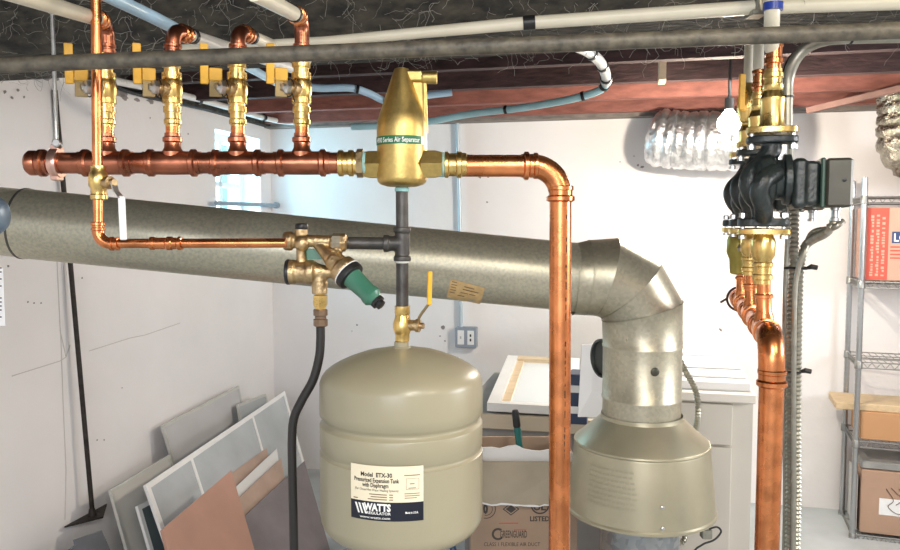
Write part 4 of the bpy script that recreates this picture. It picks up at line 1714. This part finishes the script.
# ================================================================== pole with plate on left wall
po = thing('long_handled_scraper', 'long thin black pole with a flat triangular foot plate leaning on the left wall', 'scraper', on_plane(92, 515, R3(SL + .04, 0, 0), V))
m = MB()
A_ = on_plane(92.5, 514, R3(SL + .05, 0, 0), V)
B_ = on_plane(55, 90, R3(SL + .012, 0, 0), V)
m.tube([A_, A_.lerp(B_, .5), B_], .0085, 12)
obj('pole', m, rust, po)
m = MB()
pp = [on_plane(66, 521, R3(SL + .015, 0, 0), V), on_plane(110, 513, R3(SL + .02, 0, 0), V)]
zc = (pp[0].z + pp[1].z) / 2
c_ = A_ - Z * .006
tri = [c_ + U * -.11 - V * .03, c_ + V * .045 + U * .0, c_ + U * .12 - V * .03]
m.prism(tri, -Z, .006)
m.lathe(A_ - Z * .008, B_ - A_, [(0, .016), (.012, .014), (.03, .010)], 12)
obj('foot_plate', m, rust, po)

# ================================================================== screens and boards leaning on the left wall
def lean(d_base, d_top, h_top):
    """plane leaning on the left wall: offset d_base at floor, d_top at height h_top"""
    p0 = R3(SL + d_base, 0, 0)
    p1 = R3(SL + d_top, 0, h_top)
    n = (p1 - p0).cross(U).normalized()
    if n.dot(V) < 0:
        n = -n
    return p0, n


def ext(A_, B_, z_=.004):
    """extend A->B down to height z"""
    d = B_ - A_
    return A_ + d * ((z_ - A_.z) / d.z)


def leaning_panel(name, label, cat, tl, tr, bl, br, pl, mframe, mpane, fw_=.018, th=.012, bars=(), group=None):
    p0, n = pl
    a_, b_ = on_plane(*tl, p0, n), on_plane(*tr, p0, n)
    c_ = ext(b_, on_plane(*br, p0, n))
    d_ = ext(a_, on_plane(*bl, p0, n))
    if mframe is None:
        m = MB()
        m.prism([a_, b_, c_, d_], n, th)
        o = obj(name, m, mpane, smooth=0)
        tag(o, label, cat, group)
        return o
    t = thing(name, label, cat, d_, group)
    cen = (a_ + b_ + c_ + d_) / 4

    def inset(p_, q_, r_):
        # p corner, q and r neighbours
        return p_ + (q_ - p_).normalized() * fw_ + (r_ - p_).normalized() * fw_
    ia, ib, ic, id_ = inset(a_, b_, d_), inset(b_, a_, c_), inset(c_, b_, d_), inset(d_, a_, c_)
    m = MB()
    out, inn = [a_, b_, c_, d_], [ia, ib, ic, id_]
    N = n * th
    m.loft([out, [q_ + N for q_ in out], [q_ + N for q_ in inn], inn], closed=True)
    fr = obj('frame', m, mframe, t, smooth=0)
    for u in bars:
        m = MB()
        p1_, p2_ = ia.lerp(ib, u), id_.lerp(ic, u)
        dx = (ib - ia).normalized() * .008
        m.prism([p1_ - dx, p1_ + dx, p2_ + dx, p2_ - dx], n, th * .9)
        obj('bar', m, mframe, t, smooth=0)
    m = MB()
    m.prism([q_ + N * .35 for q_ in (ia, ib, ic, id_)], n, th * .25)
    obj('pane', m, mpane, t, smooth=0)
    return t


gs = 'storm panels leaning on the left wall'
leaning_panel('storm_window', 'rearmost framed pane flat against the left wall, highest of the leaning panels', 'storm window', (160, 426), (237, 386), (171, 462), (248, 440),
              lean(.16, .02, .7), alu, mat('pane_pale', (.58, .57, .57), 0, .3, var=.05, vscale=5), .012, group=gs)
leaning_panel('storm_window', 'narrow framed pane at the far right behind the big leaning panel', 'storm window', (236, 405), (264, 394), (243, 450), (278, 450),
              lean(.20, .065, .7), alu, mat('pane_pale2', (.50, .53, .55), 0, .3, var=.05, vscale=5), .012, group=gs)
leaning_panel('storm_window', 'pale framed panel at the left, leaning below the highest pane', 'storm window', (108, 491), (168, 455), (125, 552), (185, 520),
              lean(.30, .06, .6), alu, mat('pane_cream', (.66, .64, .60), 0, .4, var=.04, vscale=5), .014, group=gs)
leaning_panel('storm_window', 'small dark framed pane low between the two left leaning panels', 'storm window', (135, 507), (168, 490), (148, 552), (185, 545),
              lean(.40, .11, .6), white, glassdark, .018, group=gs)
leaning_panel('storm_window', 'biggest white framed leaning panel with two upright bars and dusty glass', 'storm window', (143, 486), (283, 392), (166, 552), (326, 550),
              lean(.58, .13, .72), white, screenmesh, .022, bars=(.24, .70), group=gs)
gb = 'boards leaning in front of the storm panels'
leaning_panel('board', 'brown narrow board edge showing above the white board', 'board', (225, 478), (265, 449), (240, 520), (276, 500), lean(.62, .20, .6), None, tan2, th=.010, group=gb)
leaning_panel('board', 'thin white board between the brown boards', 'board', (228, 494), (276, 449), (240, 540), (283, 500), lean(.66, .24, .6), None, paper, th=.006, group=gb)
leaning_panel('board', 'grey purple board leaning at the right beside the drain tube', 'board', (240, 520), (303, 462), (246, 552), (328, 550), lean(.76, .30, .6), None, slate, th=.010, group=gb)
leaning_panel('board', 'small tan board in front of the white board', 'board', (231, 505), (280, 459), (242, 522), (284, 484), lean(.70, .265, .6), None, tan2, th=.008, group=gb)
leaning_panel('board', 'large pinkish brown board leaning at the front of the stack', 'board', (160, 531), (229, 472), (165, 551), (252, 551), lean(.86, .38, .6), None, tan, th=.012, group=gb)
# grey board piece at far left bottom
p0, n = lean(.30, .16, .5)
pl_ = [on_plane(x, y, p0, n) for x, y in ((66, 552), (74, 545), (73, 540), (99, 531), (108, 552))]
m = MB()
lowp = [ext(pl_[3], pl_[4]), ext(pl_[1], pl_[0] + Vector((0, 0, -.01)))]
m.prism([pl_[4] + (lowp[0] - pl_[4]), pl_[4], pl_[3], pl_[2], pl_[1], pl_[0], lowp[1]], n, .012)
o = obj('board', m, slate2, smooth=0)
tag(o, 'dark slate grey scrap of board below the scraper plate', 'board')

# ================================================================== paper tag at left edge and pipe cap
pcap = thing('capped_pipe', 'blue grey rounded pipe end poking in at the left edge before the flue', 'pipe', D(-10, 214, 1.3))
m = MB()
pc = D(-10, 215, 1.3)
m.lathe(pc + RT * .027, -RT, [(0, .004), (.001, .016), (.006, .026), (.016, .034), (.030, .037), (.06, .037)], 32)
obj('cap', m, bluegrey, pcap)
m = MB()
m.cyl(pc - RT * .03, pc - RT * .35, .030, 24)
obj('pipe', m, bluegrey, pcap)
tg = thing('paper_tag', 'white paper tag with small dark print hanging at the left edge', 'tag', D(-8, 295, 1.3))
m = MB()
m.box(D(-10, 297, 1.3), .0245, .0006, .050, bev=.0003)
tb2 = obj('card', m, paper, tg)
m = MB()
for y_, w_ in ((268, 3), (272, 2), (279, 3), (286, 2), (298, 4), (302, 4), (306, 4), (310, 3), (317, 3)):
    c_ = D(1.5 - w_ / 2, y_, 1.2985)
    m.box(c_, w_ * .0009, .0004, .0012)
obj('fine_print', m, inkgrey, tb2, 0)
m = MB()
m.tube([D(-10, 268, 1.3), D(-12, 235, 1.3), pc - RT * .02], .0008, 6)
obj('cord', m, white, tg)

# ================================================================== bench, frame, cabinet, sheets
# left low bench
bn = thing('workbench', 'low grey bench with pale front edge behind the cardboard box', 'bench', D(520, 500, 2.6))
bz = D(483, 414, 2.62).z
bx0, bx1 = D(462, 414, 2.62), D(612, 420, 2.5)
bc = (bx0 + bx1) / 2
bc = Vector((D(535, 420, 2.6).x, 2.6, 0))
wv = .27
m = MB()
m.box(bc + U * .36 + Z * (bz - .02), wv, .38, .02, (V, U, Z), bev=.004)
obj('top', m, greyc, bn)
m = MB()
m.box(bc - U * .025 + Z * (bz - .022), wv, .010, .026, (V, U, Z), bev=.003)
obj('front_edge', m, mat('edge_beige', (.60, .52, .40), 0, .5), bn)
m = MB()
m.box(bc + U * .36 + Z * (bz - .04) / 2, wv - .02, .35, (bz - .04) / 2, (V, U, Z))
obj('body', m, mat('bench_grey', (.33, .32, .31), 0, .6, var=.08), bn)
# wooden window sash lying on the bench
sa = thing('window_sash', 'white wooden window sash lying on the bench behind the copper pipe', 'window sash', D(520, 400, 2.8))
q0, q1 = D(487, 411, 2.62), D(508, 362, 3.30)
e_u = (q1 - q0).normalized()
width_v = .31
q2, q3 = q1 + V * width_v, q0 + V * width_v
nn = V.cross(e_u)
if nn.z < 0:
    nn = -nn
th_ = .03


def rail(name, p_, q_, w_, m_, inward):
    m = MB()
    m.prism([p_, q_, q_ + inward * w_, p_ + inward * w_], nn, th_)
    return obj(name, m, m_, sa, smooth=0)


rail('stile', q0, q1, .045, white, V)
rail('stile', q3, q2, .045, white, -V)
rail('rail', q1 + V * .045, q2 - V * .045, .05, wood, -e_u)
rail('rail', q0 + V * .045, q3 - V * .045, .03, white, e_u)
m = MB()
pa_ = [q0 + V * .045 + e_u * .03, q3 - V * .045 + e_u * .03, q2 - V * .045 - e_u * .05, q1 + V * .045 - e_u * .05]
m.prism([p_ + nn * .008 for p_ in pa_], nn, .006)
obj('pane', m, mat('sash_pane', (.78, .84, .88), 0, .25), sa, smooth=0)
m = MB()
ps = [q0 + V * .046 + e_u * .03, q0 + V * .075 + e_u * .03, q1 + V * .075 - e_u * .05, q1 + V * .046 - e_u * .05]
m.prism([p_ + nn * .012 for p_ in ps], nn, .008)
obj('glazing_bead', m, wood, sa, smooth=0)
# prop under the sash's far end
m = MB()
pc_ = (q1 + q2) / 2
m.box(Vector((pc_.x, pc_.y, (bz + pc_.z) / 2 - .002)) - U * .04, .12, .03, (pc_.z - bz) / 2 - .001, (V, U, Z))
o = obj('wood_block', m, wood, smooth=0)
tag(o, 'wood block propping up the far end of the window sash', 'wood block')
# dark blue carton and white board behind copper pipe
m = MB()
c_ = D(580, 384, 2.50)
m.box(Vector((c_.x, 2.52, bz + .085)), .03, .05, .083, (V, U, Z), bev=.003)
o = obj('storage_tin', m, mat('dark_blue_tin', (.03, .05, .10), 0, .4), smooth=0)
tag(o, 'small dark blue box standing on the bench left of the upright flue', 'box')
m = MB()
for y_ in (.05, .12):
    m.box(Vector((c_.x, 2.52, bz + y_)), .0305, .0505, .012, (V, U, Z))
obj('white_band', m, white, o, 0, label='white stripe around the box')
p0 = Vector((0, 2.42, 0))
wpl = [D(582, 345, 2.44), D(618, 342, 2.46), D(620, 417, 2.36), D(578, 417, 2.36)]
m = MB()
m.prism(wpl, Vector((0, 1, .06)), .006)
o = obj('white_panel', m, paper, smooth=0)
tag(o, 'bright white upright panel half hidden behind the upright flue', 'panel')
# beige cabinet
yc = 2.38
cab_r = D(757, 400, yc)
ct = D(757, 394.5, yc).z
cl_w = .20
cbn = thing('cabinet', 'pale beige cabinet with a drawer line right of the draft hood', 'cabinet', Vector((cab_r.x - .36, yc + .5, 0)))
cc = cab_r - V * cl_w + U * .62
cc.z = 0
m = MB()
m.box(cc + Z * (ct - .016), cl_w, .62, .016, (V, U, Z), bev=.004)
obj('worktop', m, mat('cabinet_top', (.78, .74, .67), 0, .45), cbn)
m = MB()
m.box(cc + Z * (ct - .032) / 2 + U * .01, cl_w - .006, .60, (ct - .034) / 2, (V, U, Z))
obj('body', m, beige, cbn, smooth=0)
dz = D(720, 450, yc).z
m = MB()
m.box(cc - U * .598 + Z * ((ct - .036 + dz) / 2) - V * .02, cl_w - .05, .008, (ct - .042 - dz) / 2 - .002, (V, U, Z), bev=.002)
obj('drawer', m, beige, cbn, smooth=0)
m = MB()
m.box(cc - U * .598 + Z * ((dz + .06) / 2) - V * .02, cl_w - .05, .008, (dz - .06) / 2 - .003, (V, U, Z), bev=.002)
obj('door', m, beige, cbn, smooth=0)
# stack of white foam sheets
random.seed(9)
zc_ = ct
yy = [(.0, .60, .030, .195), (.06, .57, .012, .19), (.16, .50, .014, .187), (.34, .42, .016, .184), (.52, .33, .016, .18), (.70, .27, .018, .176), (.86, .22, .016, .17)]
nms = ['lowest', 'second lowest', 'third lowest', 'middle', 'third highest', 'second highest', 'topmost']
sh_r = D(746, 394, yc + .04)
for i, (f0, dep, th, wd) in enumerate(yy):
    m = MB()
    front = .03 + f0 * .95
    rear = 1.26
    half = (rear - front) / 2
    mid = cab_r + U * (front + half) - V * (wd + .012 + .004 * i)
    mid.z = zc_ + th / 2
    nx, ny = 14, 10
    m.box(mid, wd, half, th / 2, (V, U, Z), bev=.004)
    o = obj('foam_sheet', m, paper, smooth=30)
    tag(o, 'white padded sheet on the beige cabinet, %s of the pile' % nms[i], 'sheet', 'white sheets piled on the cabinet')
    zc_ += th + .0005

# ================================================================== cardboard box
yb = 2.12
bxl, bxr = D(471, 450, yb).x, D(578, 450, yb).x
btop = D(520, 462, yb).z
cb = thing('cardboard_box', 'open brown cardboard duct box with torn flap standing behind the tank', 'box', Vector(((bxl + bxr) / 2, yb + .14, 0)))
m = MB()
w_, dp = (bxr - bxl) / 2, .13
c_ = Vector(((bxl + bxr) / 2, yb + dp, 0))
t_ = .005
out = lambda z_: [c_ + Vector((-w_, -dp, z_)), c_ + Vector((w_, -dp, z_)), c_ + Vector((w_, dp, z_)), c_ + Vector((-w_, dp, z_))]
inn = lambda z_: [c_ + Vector((-w_ + t_, -dp + t_, z_)), c_ + Vector((w_ - t_, -dp + t_, z_)), c_ + Vector((w_ - t_, dp - t_, z_)), c_ + Vector((-w_ + t_, dp - t_, z_))]
m.loft([out(0), out(btop), inn(btop), inn(.02)])
bw = obj('walls', m, card, cb, smooth=0)
# folded-down front flap
m = MB()
fy = yb - .004
random.seed(4)
zf0, zf1 = D(520, 503, yb).z, btop
nseg = 22
for layer in (0,):
    top_, bot_ = [], []
    for i in range(nseg + 1):
        u = i / nseg
        x = bxl + .004 + (2 * w_ - .008) * u
        top_.append(Vector((x, fy - .001, zf1 + .003)))
        bot_.append(Vector((x, fy - .016 + .003 * math.sin(u * 7), zf0 + random.uniform(-.002, .003) + (.012 * max(0, .2 - u) / .2))))
poly = top_ + bot_[::-1]
m.prism(poly, Vector((0, -1, 0)), .004)
obj('front_flap', m, cardlight, cb, smooth=0, label='grey beige inside of the folded down flap')
m = MB()
poly = [b_ + Vector((0, -.0045, 0)) for b_ in bot_] + [b_ + Vector((0, -.005, .003 + random.uniform(0, .004))) for b_ in bot_[::-1]]
m.prism(poly, Vector((0, -1, 0)), .0006)
obj('torn_edge', m, paper, cb, smooth=0, label='white torn paper edge')
# rear flap upright
m = MB()
zr = D(520, 441, yb + .26).z
m.prism([c_ + Vector((-w_, dp, btop)), c_ + Vector((w_, dp, btop)), c_ + Vector((w_ - .01, dp + .03, zr)), c_ + Vector((-w_ + .01, dp + .03, zr))], Vector((0, 1, 0)), .004)
obj('rear_flap', m, card, cb, smooth=0)
# crumpled white paper inside
m = MB()
random.seed(12)
zp0 = btop - .03
pts_t = []
prof_y = [449, 447.5, 447, 448.5, 446, 445, 449, 450.5, 451, 449.5, 452, 451.5, 453]
nk = len(prof_y)
front, back = [], []
for i, y_ in enumerate(prof_y):
    u = i / (nk - 1)
    x = bxl + .012 + (2 * w_ - .024) * u
    front.append(Vector((x, yb + .012, D(500, y_, yb + .012).z)))
base_f = [Vector((p_.x, p_.y, zp0)) for p_ in front]
m.prism(front + base_f[::-1], Vector((0, 1, 0)), .004)
o = obj('packing_paper', m, paper, smooth=0)
tag(o, 'torn white paper sticking up inside the open cardboard box', 'paper')
# printing on the box
m = MB()
bf_ = lambda x, y: Vector((x, yb - .0008, y))


def bpx(px, py):
    p_ = D(px, py, yb)
    return p_.x, p_.z


def btext(s, px0, px1, pyb, hpx, bold=0.0):
    x0, z_ = bpx(px0, pyb)
    x1, _ = bpx(px1, pyb)
    m.text(s, hpx * yb / F, bf_, x0, z_, width=x1 - x0, bold=bold)


btext('LISTED', 530, 549.5, 521, 5, .03)
btext('GREENGUARD', 500, 527, 537.5, 7.5, .01)
btext('CLASS 1 FLEXIBLE AIR DUCT', 484, 540, 546, 4, .0)
btext('UL', 533.5, 546, 510, 7, .03)
btext('0', 483, 488, 513, 9, .06)


def ring2(cxp, cyp, r0, r1, a0=0, a1=2 * PI):
    x0, z_ = bpx(cxp, cyp)
    k_ = yb / F
    m.grid(lambda u, v: bf_(x0 + (r0 + (r1 - r0) * v) * k_ * math.cos(a0 + (a1 - a0) * u), z_ + (r0 + (r1 - r0) * v) * k_ * math.sin(a0 + (a1 - a0) * u)), 32, 1)


boxink = mat('box_ink', (.07, .06, .055), 0, .8)
obj('printing', m, boxink, bw, 0)
m = MB()
ring2(540, 505, 8.0, 9.5)
obj('round_mark', m, boxink, bw, 0)
m = MB()
ring2(486, 509, 9.2, 10.0, -1.8, 1.2)
ring2(486, 509, 6.2, 6.8, -1.8, 1.2)
obj('round_mark', m, boxink, bw, 0)
m = MB()
ring2(498, 534, 4.2, 6.4, .9, 5.6)
obj('leaf_mark', m, boxink, bw, 0)
m = MB()
# diamond emblem
for cxp, cyp, r in ((511, 509, 7.5),):
    for rr_, s_ in ((1.0, .82), (.62, .0)):
        x0, z_ = bpx(cxp, cyp)
        k_ = yb / F * r
        pts = [(1.15, 0), (0, .9), (-1.15, 0), (0, -.9)]
        base = len(m.v)
        m.v += [bf_(x0 + p_[0] * k_ * rr_, z_ + p_[1] * k_ * rr_) for p_ in pts] + [bf_(x0 + p_[0] * k_ * rr_ * s_, z_ + p_[1] * k_ * rr_ * s_) for p_ in pts]
        for j in range(4):
            m.face((base + j, base + (j + 1) % 4, base + 4 + (j + 1) % 4, base + 4 + j))
obj('diamond_mark', m, boxink, bw, 0)
m = MB()
x0, z_ = bpx(499, 523.5)
m.bar(bf_, x0, z_, x0 + .055, z_ + .0022)
x0, z_ = bpx(514, 530)
m.bar(bf_, x0, z_, x0 + .036, z_ + .0018)
obj('red_print', m, inkred, bw, 0)
# screwdriver stuck in the box
sd_ = thing('screwdriver', 'screwdriver with dark green handle standing in the open cardboard box', 'screwdriver', D(519, 448, yb + .06))
ys = yb + .03
m = MB()
h0, h1 = D(520.5, 455, ys), D(515, 410, ys)
hl = (h1 - h0).length
m.lathe(h0, h1 - h0, [(0, .007), (.006, .0108), (hl * .3, .0095), (hl * .55, .0110), (hl * .62, .0098), (hl * .63, .0098)], 10)
obj('handle', m, mat('teal_handle', (.01, .13, .12), 0, .35), sd_)
m = MB()
m.lathe(h0 + (h1 - h0) * .62, h1 - h0, [(0, .0098), (.004, .0112), (hl * .33, .0108), (hl * .38, .008), (hl * .385, .004)], 10)
obj('handle_end', m, black, sd_)
m = MB()
m.cyl(h0, h0 - (h1 - h0) * 1.1, .0032, 10)
obj('shank', m, zinc, sd_)
# blue bag below the tank on the floor
random.seed(31)
m = MB()
m.sphere(Vector((-.085, 2.34, .255)), .25, 12, (.46, .46, 1.0))
for i, v in enumerate(m.v):
    m.v[i] = v + Vector((random.uniform(-1, 1), random.uniform(-1, 1), random.uniform(-1, 1))) * .012
    m.v[i].z = max(m.v[i].z, .003)
o = obj('plastic_bag', m, bluebag, smooth=20)
tag(o, 'crumpled blue and white plastic bag on the floor under the tank', 'bag')

# ================================================================== wire shelf
ws = thing('wire_shelf', 'chrome wire shelving unit against the back wall at the right', 'shelf', Vector((1.76, 3.33, 0)))
fp = Vector((D(852, 545, 3.325).x, 3.325, 0))
rp_ = Vector((D(839.5, 518, 3.62).x, 3.60, 0))
sdv = (rp_ - fp)
depth = sdv.length
su = sdv.normalized()
sv = Vector((su.y, -su.x, 0))
wid = .92
Hs = D(864, 178, 3.325).z
corners = [fp, rp_, fp + sv * wid, rp_ + sv * wid]
for c_ in corners:
    m = MB()
    zs = [i * .0254 for i in range(int(Hs / .0254) + 1)]
    pr = []
    for z_ in zs:
        pr += [(z_, .0125), (z_ + .021, .0125), (z_ + .0215, .0112), (z_ + .025, .0112)]
    pr = [(z_ + .02, r) for z_, r in pr if z_ < Hs - .01]
    m.lathe(Vector((c_.x, c_.y, 0)), Z, [(0, .008), (.001, .016), (.006, .016), (.007, .006), (.02, .006)] + pr + [(Hs, .0125), (Hs + .004, .008)], 14)
    obj('post', m, chrome, ws)
shz = [D(866, y, 3.325).z for y in (197, 282, 362, 441, 534)]
for z_ in shz:
    m = MB()

    def wire(p_, q_, r=.0022, dz=0):
        m.tube([p_ + Z * (z_ + dz), q_ + Z * (z_ + dz)], r, 6)
    for dz in (.0, -.026):
        for a_, b_ in ((0, 1), (0, 2), (2, 3), (1, 3)):
            wire(corners[a_], corners[b_], .0030, dz)
    # zigzag truss front and left
    for a_, b_, nz in ((0, 2, 26), (0, 1, 9)):
        pts = []
        for i in range(nz * 2 + 1):
            p_ = corners[a_].lerp(corners[b_], i / (nz * 2))
            pts.append(p_ + Z * (z_ - (.001 if i % 2 else .025)))
        m.tube(pts, .0022, 6)
    for i in range(1, 34):
        u = i / 34
        wire(corners[0].lerp(corners[2], u), corners[1].lerp(corners[3], u), .0015, .003)
    for v_ in (.33, .66):
        wire(corners[0].lerp(corners[1], v_), corners[2].lerp(corners[3], v_), .0026, -.001)
    for c_ in corners:
        m.lathe(c_ + Z * (z_ - .030), Z, [(0, .014), (.002, .0165), (.034, .0150), (.036, .0135)], 14)
    obj('shelf_rack', m, wirem, ws, smooth=40)


def shelf_box(name, label, cat, u0, v0, wx, dy, h, zi, m_, th=0):
    z_ = shz[zi] + .006
    c_ = fp + sv * (u0 + wx / 2) + su * (v0 + dy / 2) + Z * (z_ + h / 2)
    m = MB()
    m.box(c_, wx / 2, dy / 2, h / 2, (sv, su, Z), bev=.003)
    o = obj(name, m, m_, smooth=0)
    tag(o, label, cat)
    return o, c_, z_


bx, c_, z_ = shelf_box('moving_box', 'cardboard moving box with red panel on the second shelf from the top', 'box', .018, .022, .42, .25, shz[0] - .04 - shz[1] - .01, 1, cardpink)
hbx = shz[0] - .05 - shz[1]
org = fp + sv * .018 + su * .022 + Z * z_


def sb(x, y, off=.0008):
    return org + sv * x + Z * y - su * off


m = MB()
m.bar(sb, .002, .004, .085, hbx - .004)
red = obj('red_panel', m, mat('red_print', (.60, .10, .07), 0, .8), bx, 0, label='red printed panel with pale upright lettering')
m = MB()
fr_ = lambda x, y: sb(.075 - y, .02 + x, .0014)
random.seed(14)
for i in range(3):
    x_ = .0
    while x_ < hbx - .06:
        wl_ = random.uniform(.006, .012)
        m.bar(fr_, x_, .004 + i * .022, x_ + wl_, .004 + i * .022 + random.choice((.008, .012, .012)))
        x_ += wl_ + random.choice((.004, .004, .012))
obj('fine_print', m, cardpink, red, 0)
m = MB()
# blue logo block with gable
hb_ = .07
x0, x1, yb0 = .098, .26, .165
base = len(m.v)
m.v += [sb(x0, yb0), sb(x1, yb0), sb(x1, yb0 + .05), sb(x1 - .035, yb0 + .05), sb((x0 + x1) / 2, yb0 + .085), sb(x0 + .035, yb0 + .05), sb(x0, yb0 + .05)]
m.face((base, base + 1, base + 2, base + 3, base + 4, base + 5, base + 6))
lg = obj('logo', m, inkblue, bx, 0)
m = MB()
m.text("LOWE'S", .034, lambda x, y: sb(x, y, .0014), x0 + .008, yb0 + .008, width=x1 - x0 - .016, bold=.02)
obj('lettering', m, whiteink, lg, 0)
m = MB()
for i in range(4):
    m.bar(sb, x0 - .005, .145 - i * .016, x1 - .03 - .02 * (i % 2), .151 - i * .016)
obj('red_print', m, inkred, bx, 0)
m = MB()
# left side print: gable + red bars
sl_ = lambda x, y: org + su * x + Z * y - sv * .0008
base = len(m.v)
m.v += [sl_(.07, .16), sl_(.15, .16), sl_(.15, .19), sl_(.11, .215), sl_(.07, .19)]
m.face((base, base + 1, base + 2, base + 3, base + 4))
obj('side_logo', m, inkblue, bx, 0)
m = MB()
for i in range(3):
    m.bar(sl_, .06, .12 - i * .018, .16, .127 - i * .018)
obj('side_print', m, inkred, bx, 0)

bx2, c2_, z2_b = shelf_box('cardboard_box', 'low orange brown cardboard box under a flat board on the fourth shelf', 'box', .02, .02, .55, .24, .124, 3, mat('orange_card', (.50, .27, .13), 0, .75, var=.06, vscale=6))
m = MB()
cpl = fp + sv * .25 + su * .147 + Z * (z2_b + .124 + .0165)
m.box(cpl, .33, .115, .016, (sv, su, Z), bev=.003)
o = obj('wood_plank', m, mat('plank_tan', (.58, .44, .27), 0, .6, var=.12, vscale=10, stretch=(2, 12, 6)), smooth=0)
tag(o, 'flat tan board sticking out past the left of the wire shelf', 'board')
bx3, c3_, z3_ = shelf_box('cardboard_box', 'large brown cardboard box with white label on the bottom shelf', 'box', .03, .02, .5, .25, .285, 4, mat('brown_card', (.42, .27, .19), 0, .75, var=.05, vscale=6))
org3 = fp + sv * .03 + su * .02 + Z * z3_
s3 = lambda x, y, off=.0008: org3 + sv * x + Z * y - su * off
m = MB()
m.bar(s3, .075, .09, .23, .165)
lb3 = obj('label', m, paper, bx3, 0, label='white label with dark scrawl')
m = MB()
sc3 = lambda pts: m.tube(smooth_path([s3(x, y, .0022) for x, y in pts], 6), .0016, 5)
sc3([(.10, .21), (.13, .16), (.11, .13), (.15, .10), (.19, .12), (.17, .16), (.14, .14)])
sc3([(.12, .215), (.16, .18), (.20, .185), (.23, .21)])
sc3([(.15, .215), (.17, .19), (.21, .17), (.235, .14)])
obj('scrawl', m, mat('brown_marker', (.10, .05, .03), 0, .6), lb3, 0)
# grey wrapped bundle on top of the lower box, shelf
m = MB()
random.seed(8)
cw_ = fp + sv * .27 + su * .14 + Z * (z3_ + .285 + .020)
m.box(cw_, .24, .11, .018, (sv, su, Z), bev=.006)
o = obj('folded_tarp', m, mat('grey_tarp', (.30, .30, .29), 0, .6, var=.15, vscale=14, bump=.4, bscale=20), smooth=30)
tag(o, 'folded grey tarp on top of the bottom shelf box', 'tarp')
# pale plastic sheet hanging at the left side of bottom shelf box
m = MB()
og = fp + sv * .017 + su * .03
m.grid(lambda u, v: og + su * (.23 * u) + Z * (z3_ + .002 + .25 * v) + sv * (.004 * math.sin(u * 9 + v * 3)), 14, 8)
m2 = MB()
pts = [og + su * (.23 * i / 14) + sv * (.004 * math.sin(9 * i / 14)) + Z * (z3_ + .002) for i in range(15)]
poly = pts + [p_ + sv * .003 for p_ in pts[::-1]]
m2.prism(poly, Z, .25)
o = obj('plastic_sheet', m2, mat('pale_plastic', (.62, .60, .57), 0, .4), smooth=30)
tag(o, 'pale plastic sheet standing at the left end of the bottom shelf', 'plastic sheet')

# ================================================================== LIGHTS
# near ceiling bulb (behind and right of the viewer)
def point(name, loc, e, col, size):
    d = bpy.data.lights.new(name, 'POINT')
    d.energy = e
    d.color = col
    d.shadow_soft_size = size
    o = bpy.data.objects.new(name, d)
    C.objects.link(o)
    o.location = loc
    return o


point('room_bulb_light', (.95, .25, 1.9), 13, (1, .86, .66), .05)


def area(name, loc, target, sx, sy, e, col):
    d = bpy.data.lights.new(name, 'AREA')
    d.shape = 'RECTANGLE'
    d.size, d.size_y = sx, sy
    d.energy = e
    d.color = col
    o = bpy.data.objects.new(name, d)
    C.objects.link(o)
    o.location = loc
    o.rotation_euler = (Vector(target) - Vector(loc)).to_track_quat('-Z', 'Y').to_euler()
    return o


# added fill behind the viewer, then at the right; daylight through the far window
area('rear_fill_light', (-.5, -1.6, 1.75), (-1.3, 2.6, 1.15), 1.4, .8, 22, (.93, .95, 1))
area('side_fill_light', R3(3.2, 2.3, 1.65), R3(SL, 1.5, 1.0), .9, .5, 30, (.96, .97, 1))  # added to brighten the left wall, no window in the right wall
wl = R3(SL - .26, (wt0 + wt1) / 2, 1.62)
area('far_window_light', wl, R3(SL + 1.5, .9, 1.0), .42, .44, 14, (.75, .9, 1))
# added ceiling fill at the right rear, brightens the back wall, no fixture
area('back_fill_light', R3(1.75, 1.0, 1.93), R3(1.75, 1.0, 0), 1.1, .12, 7, (1, .95, .88))
area('near_fill_light', (.35, -.35, 2.02), (.35, -.35, 0), .12, 1.2, 26, (1, .95, .86))  # added overhead fill to brighten the floor and pipe tops, no fixture

w = bpy.data.worlds.new('world')
SC.world = w
w.use_nodes = True
bg = w.node_tree.nodes['Background']
bg.inputs['Color'].default_value = (.93, .95, 1.0, 1)
bg.inputs['Strength'].default_value = .7

SC.view_settings.view_transform = 'Standard'
SC.view_settings.look = 'None'
SC.view_settings.gamma = 1
SC.view_settings.use_curve_mapping = False
SC.view_settings.exposure = 0.40
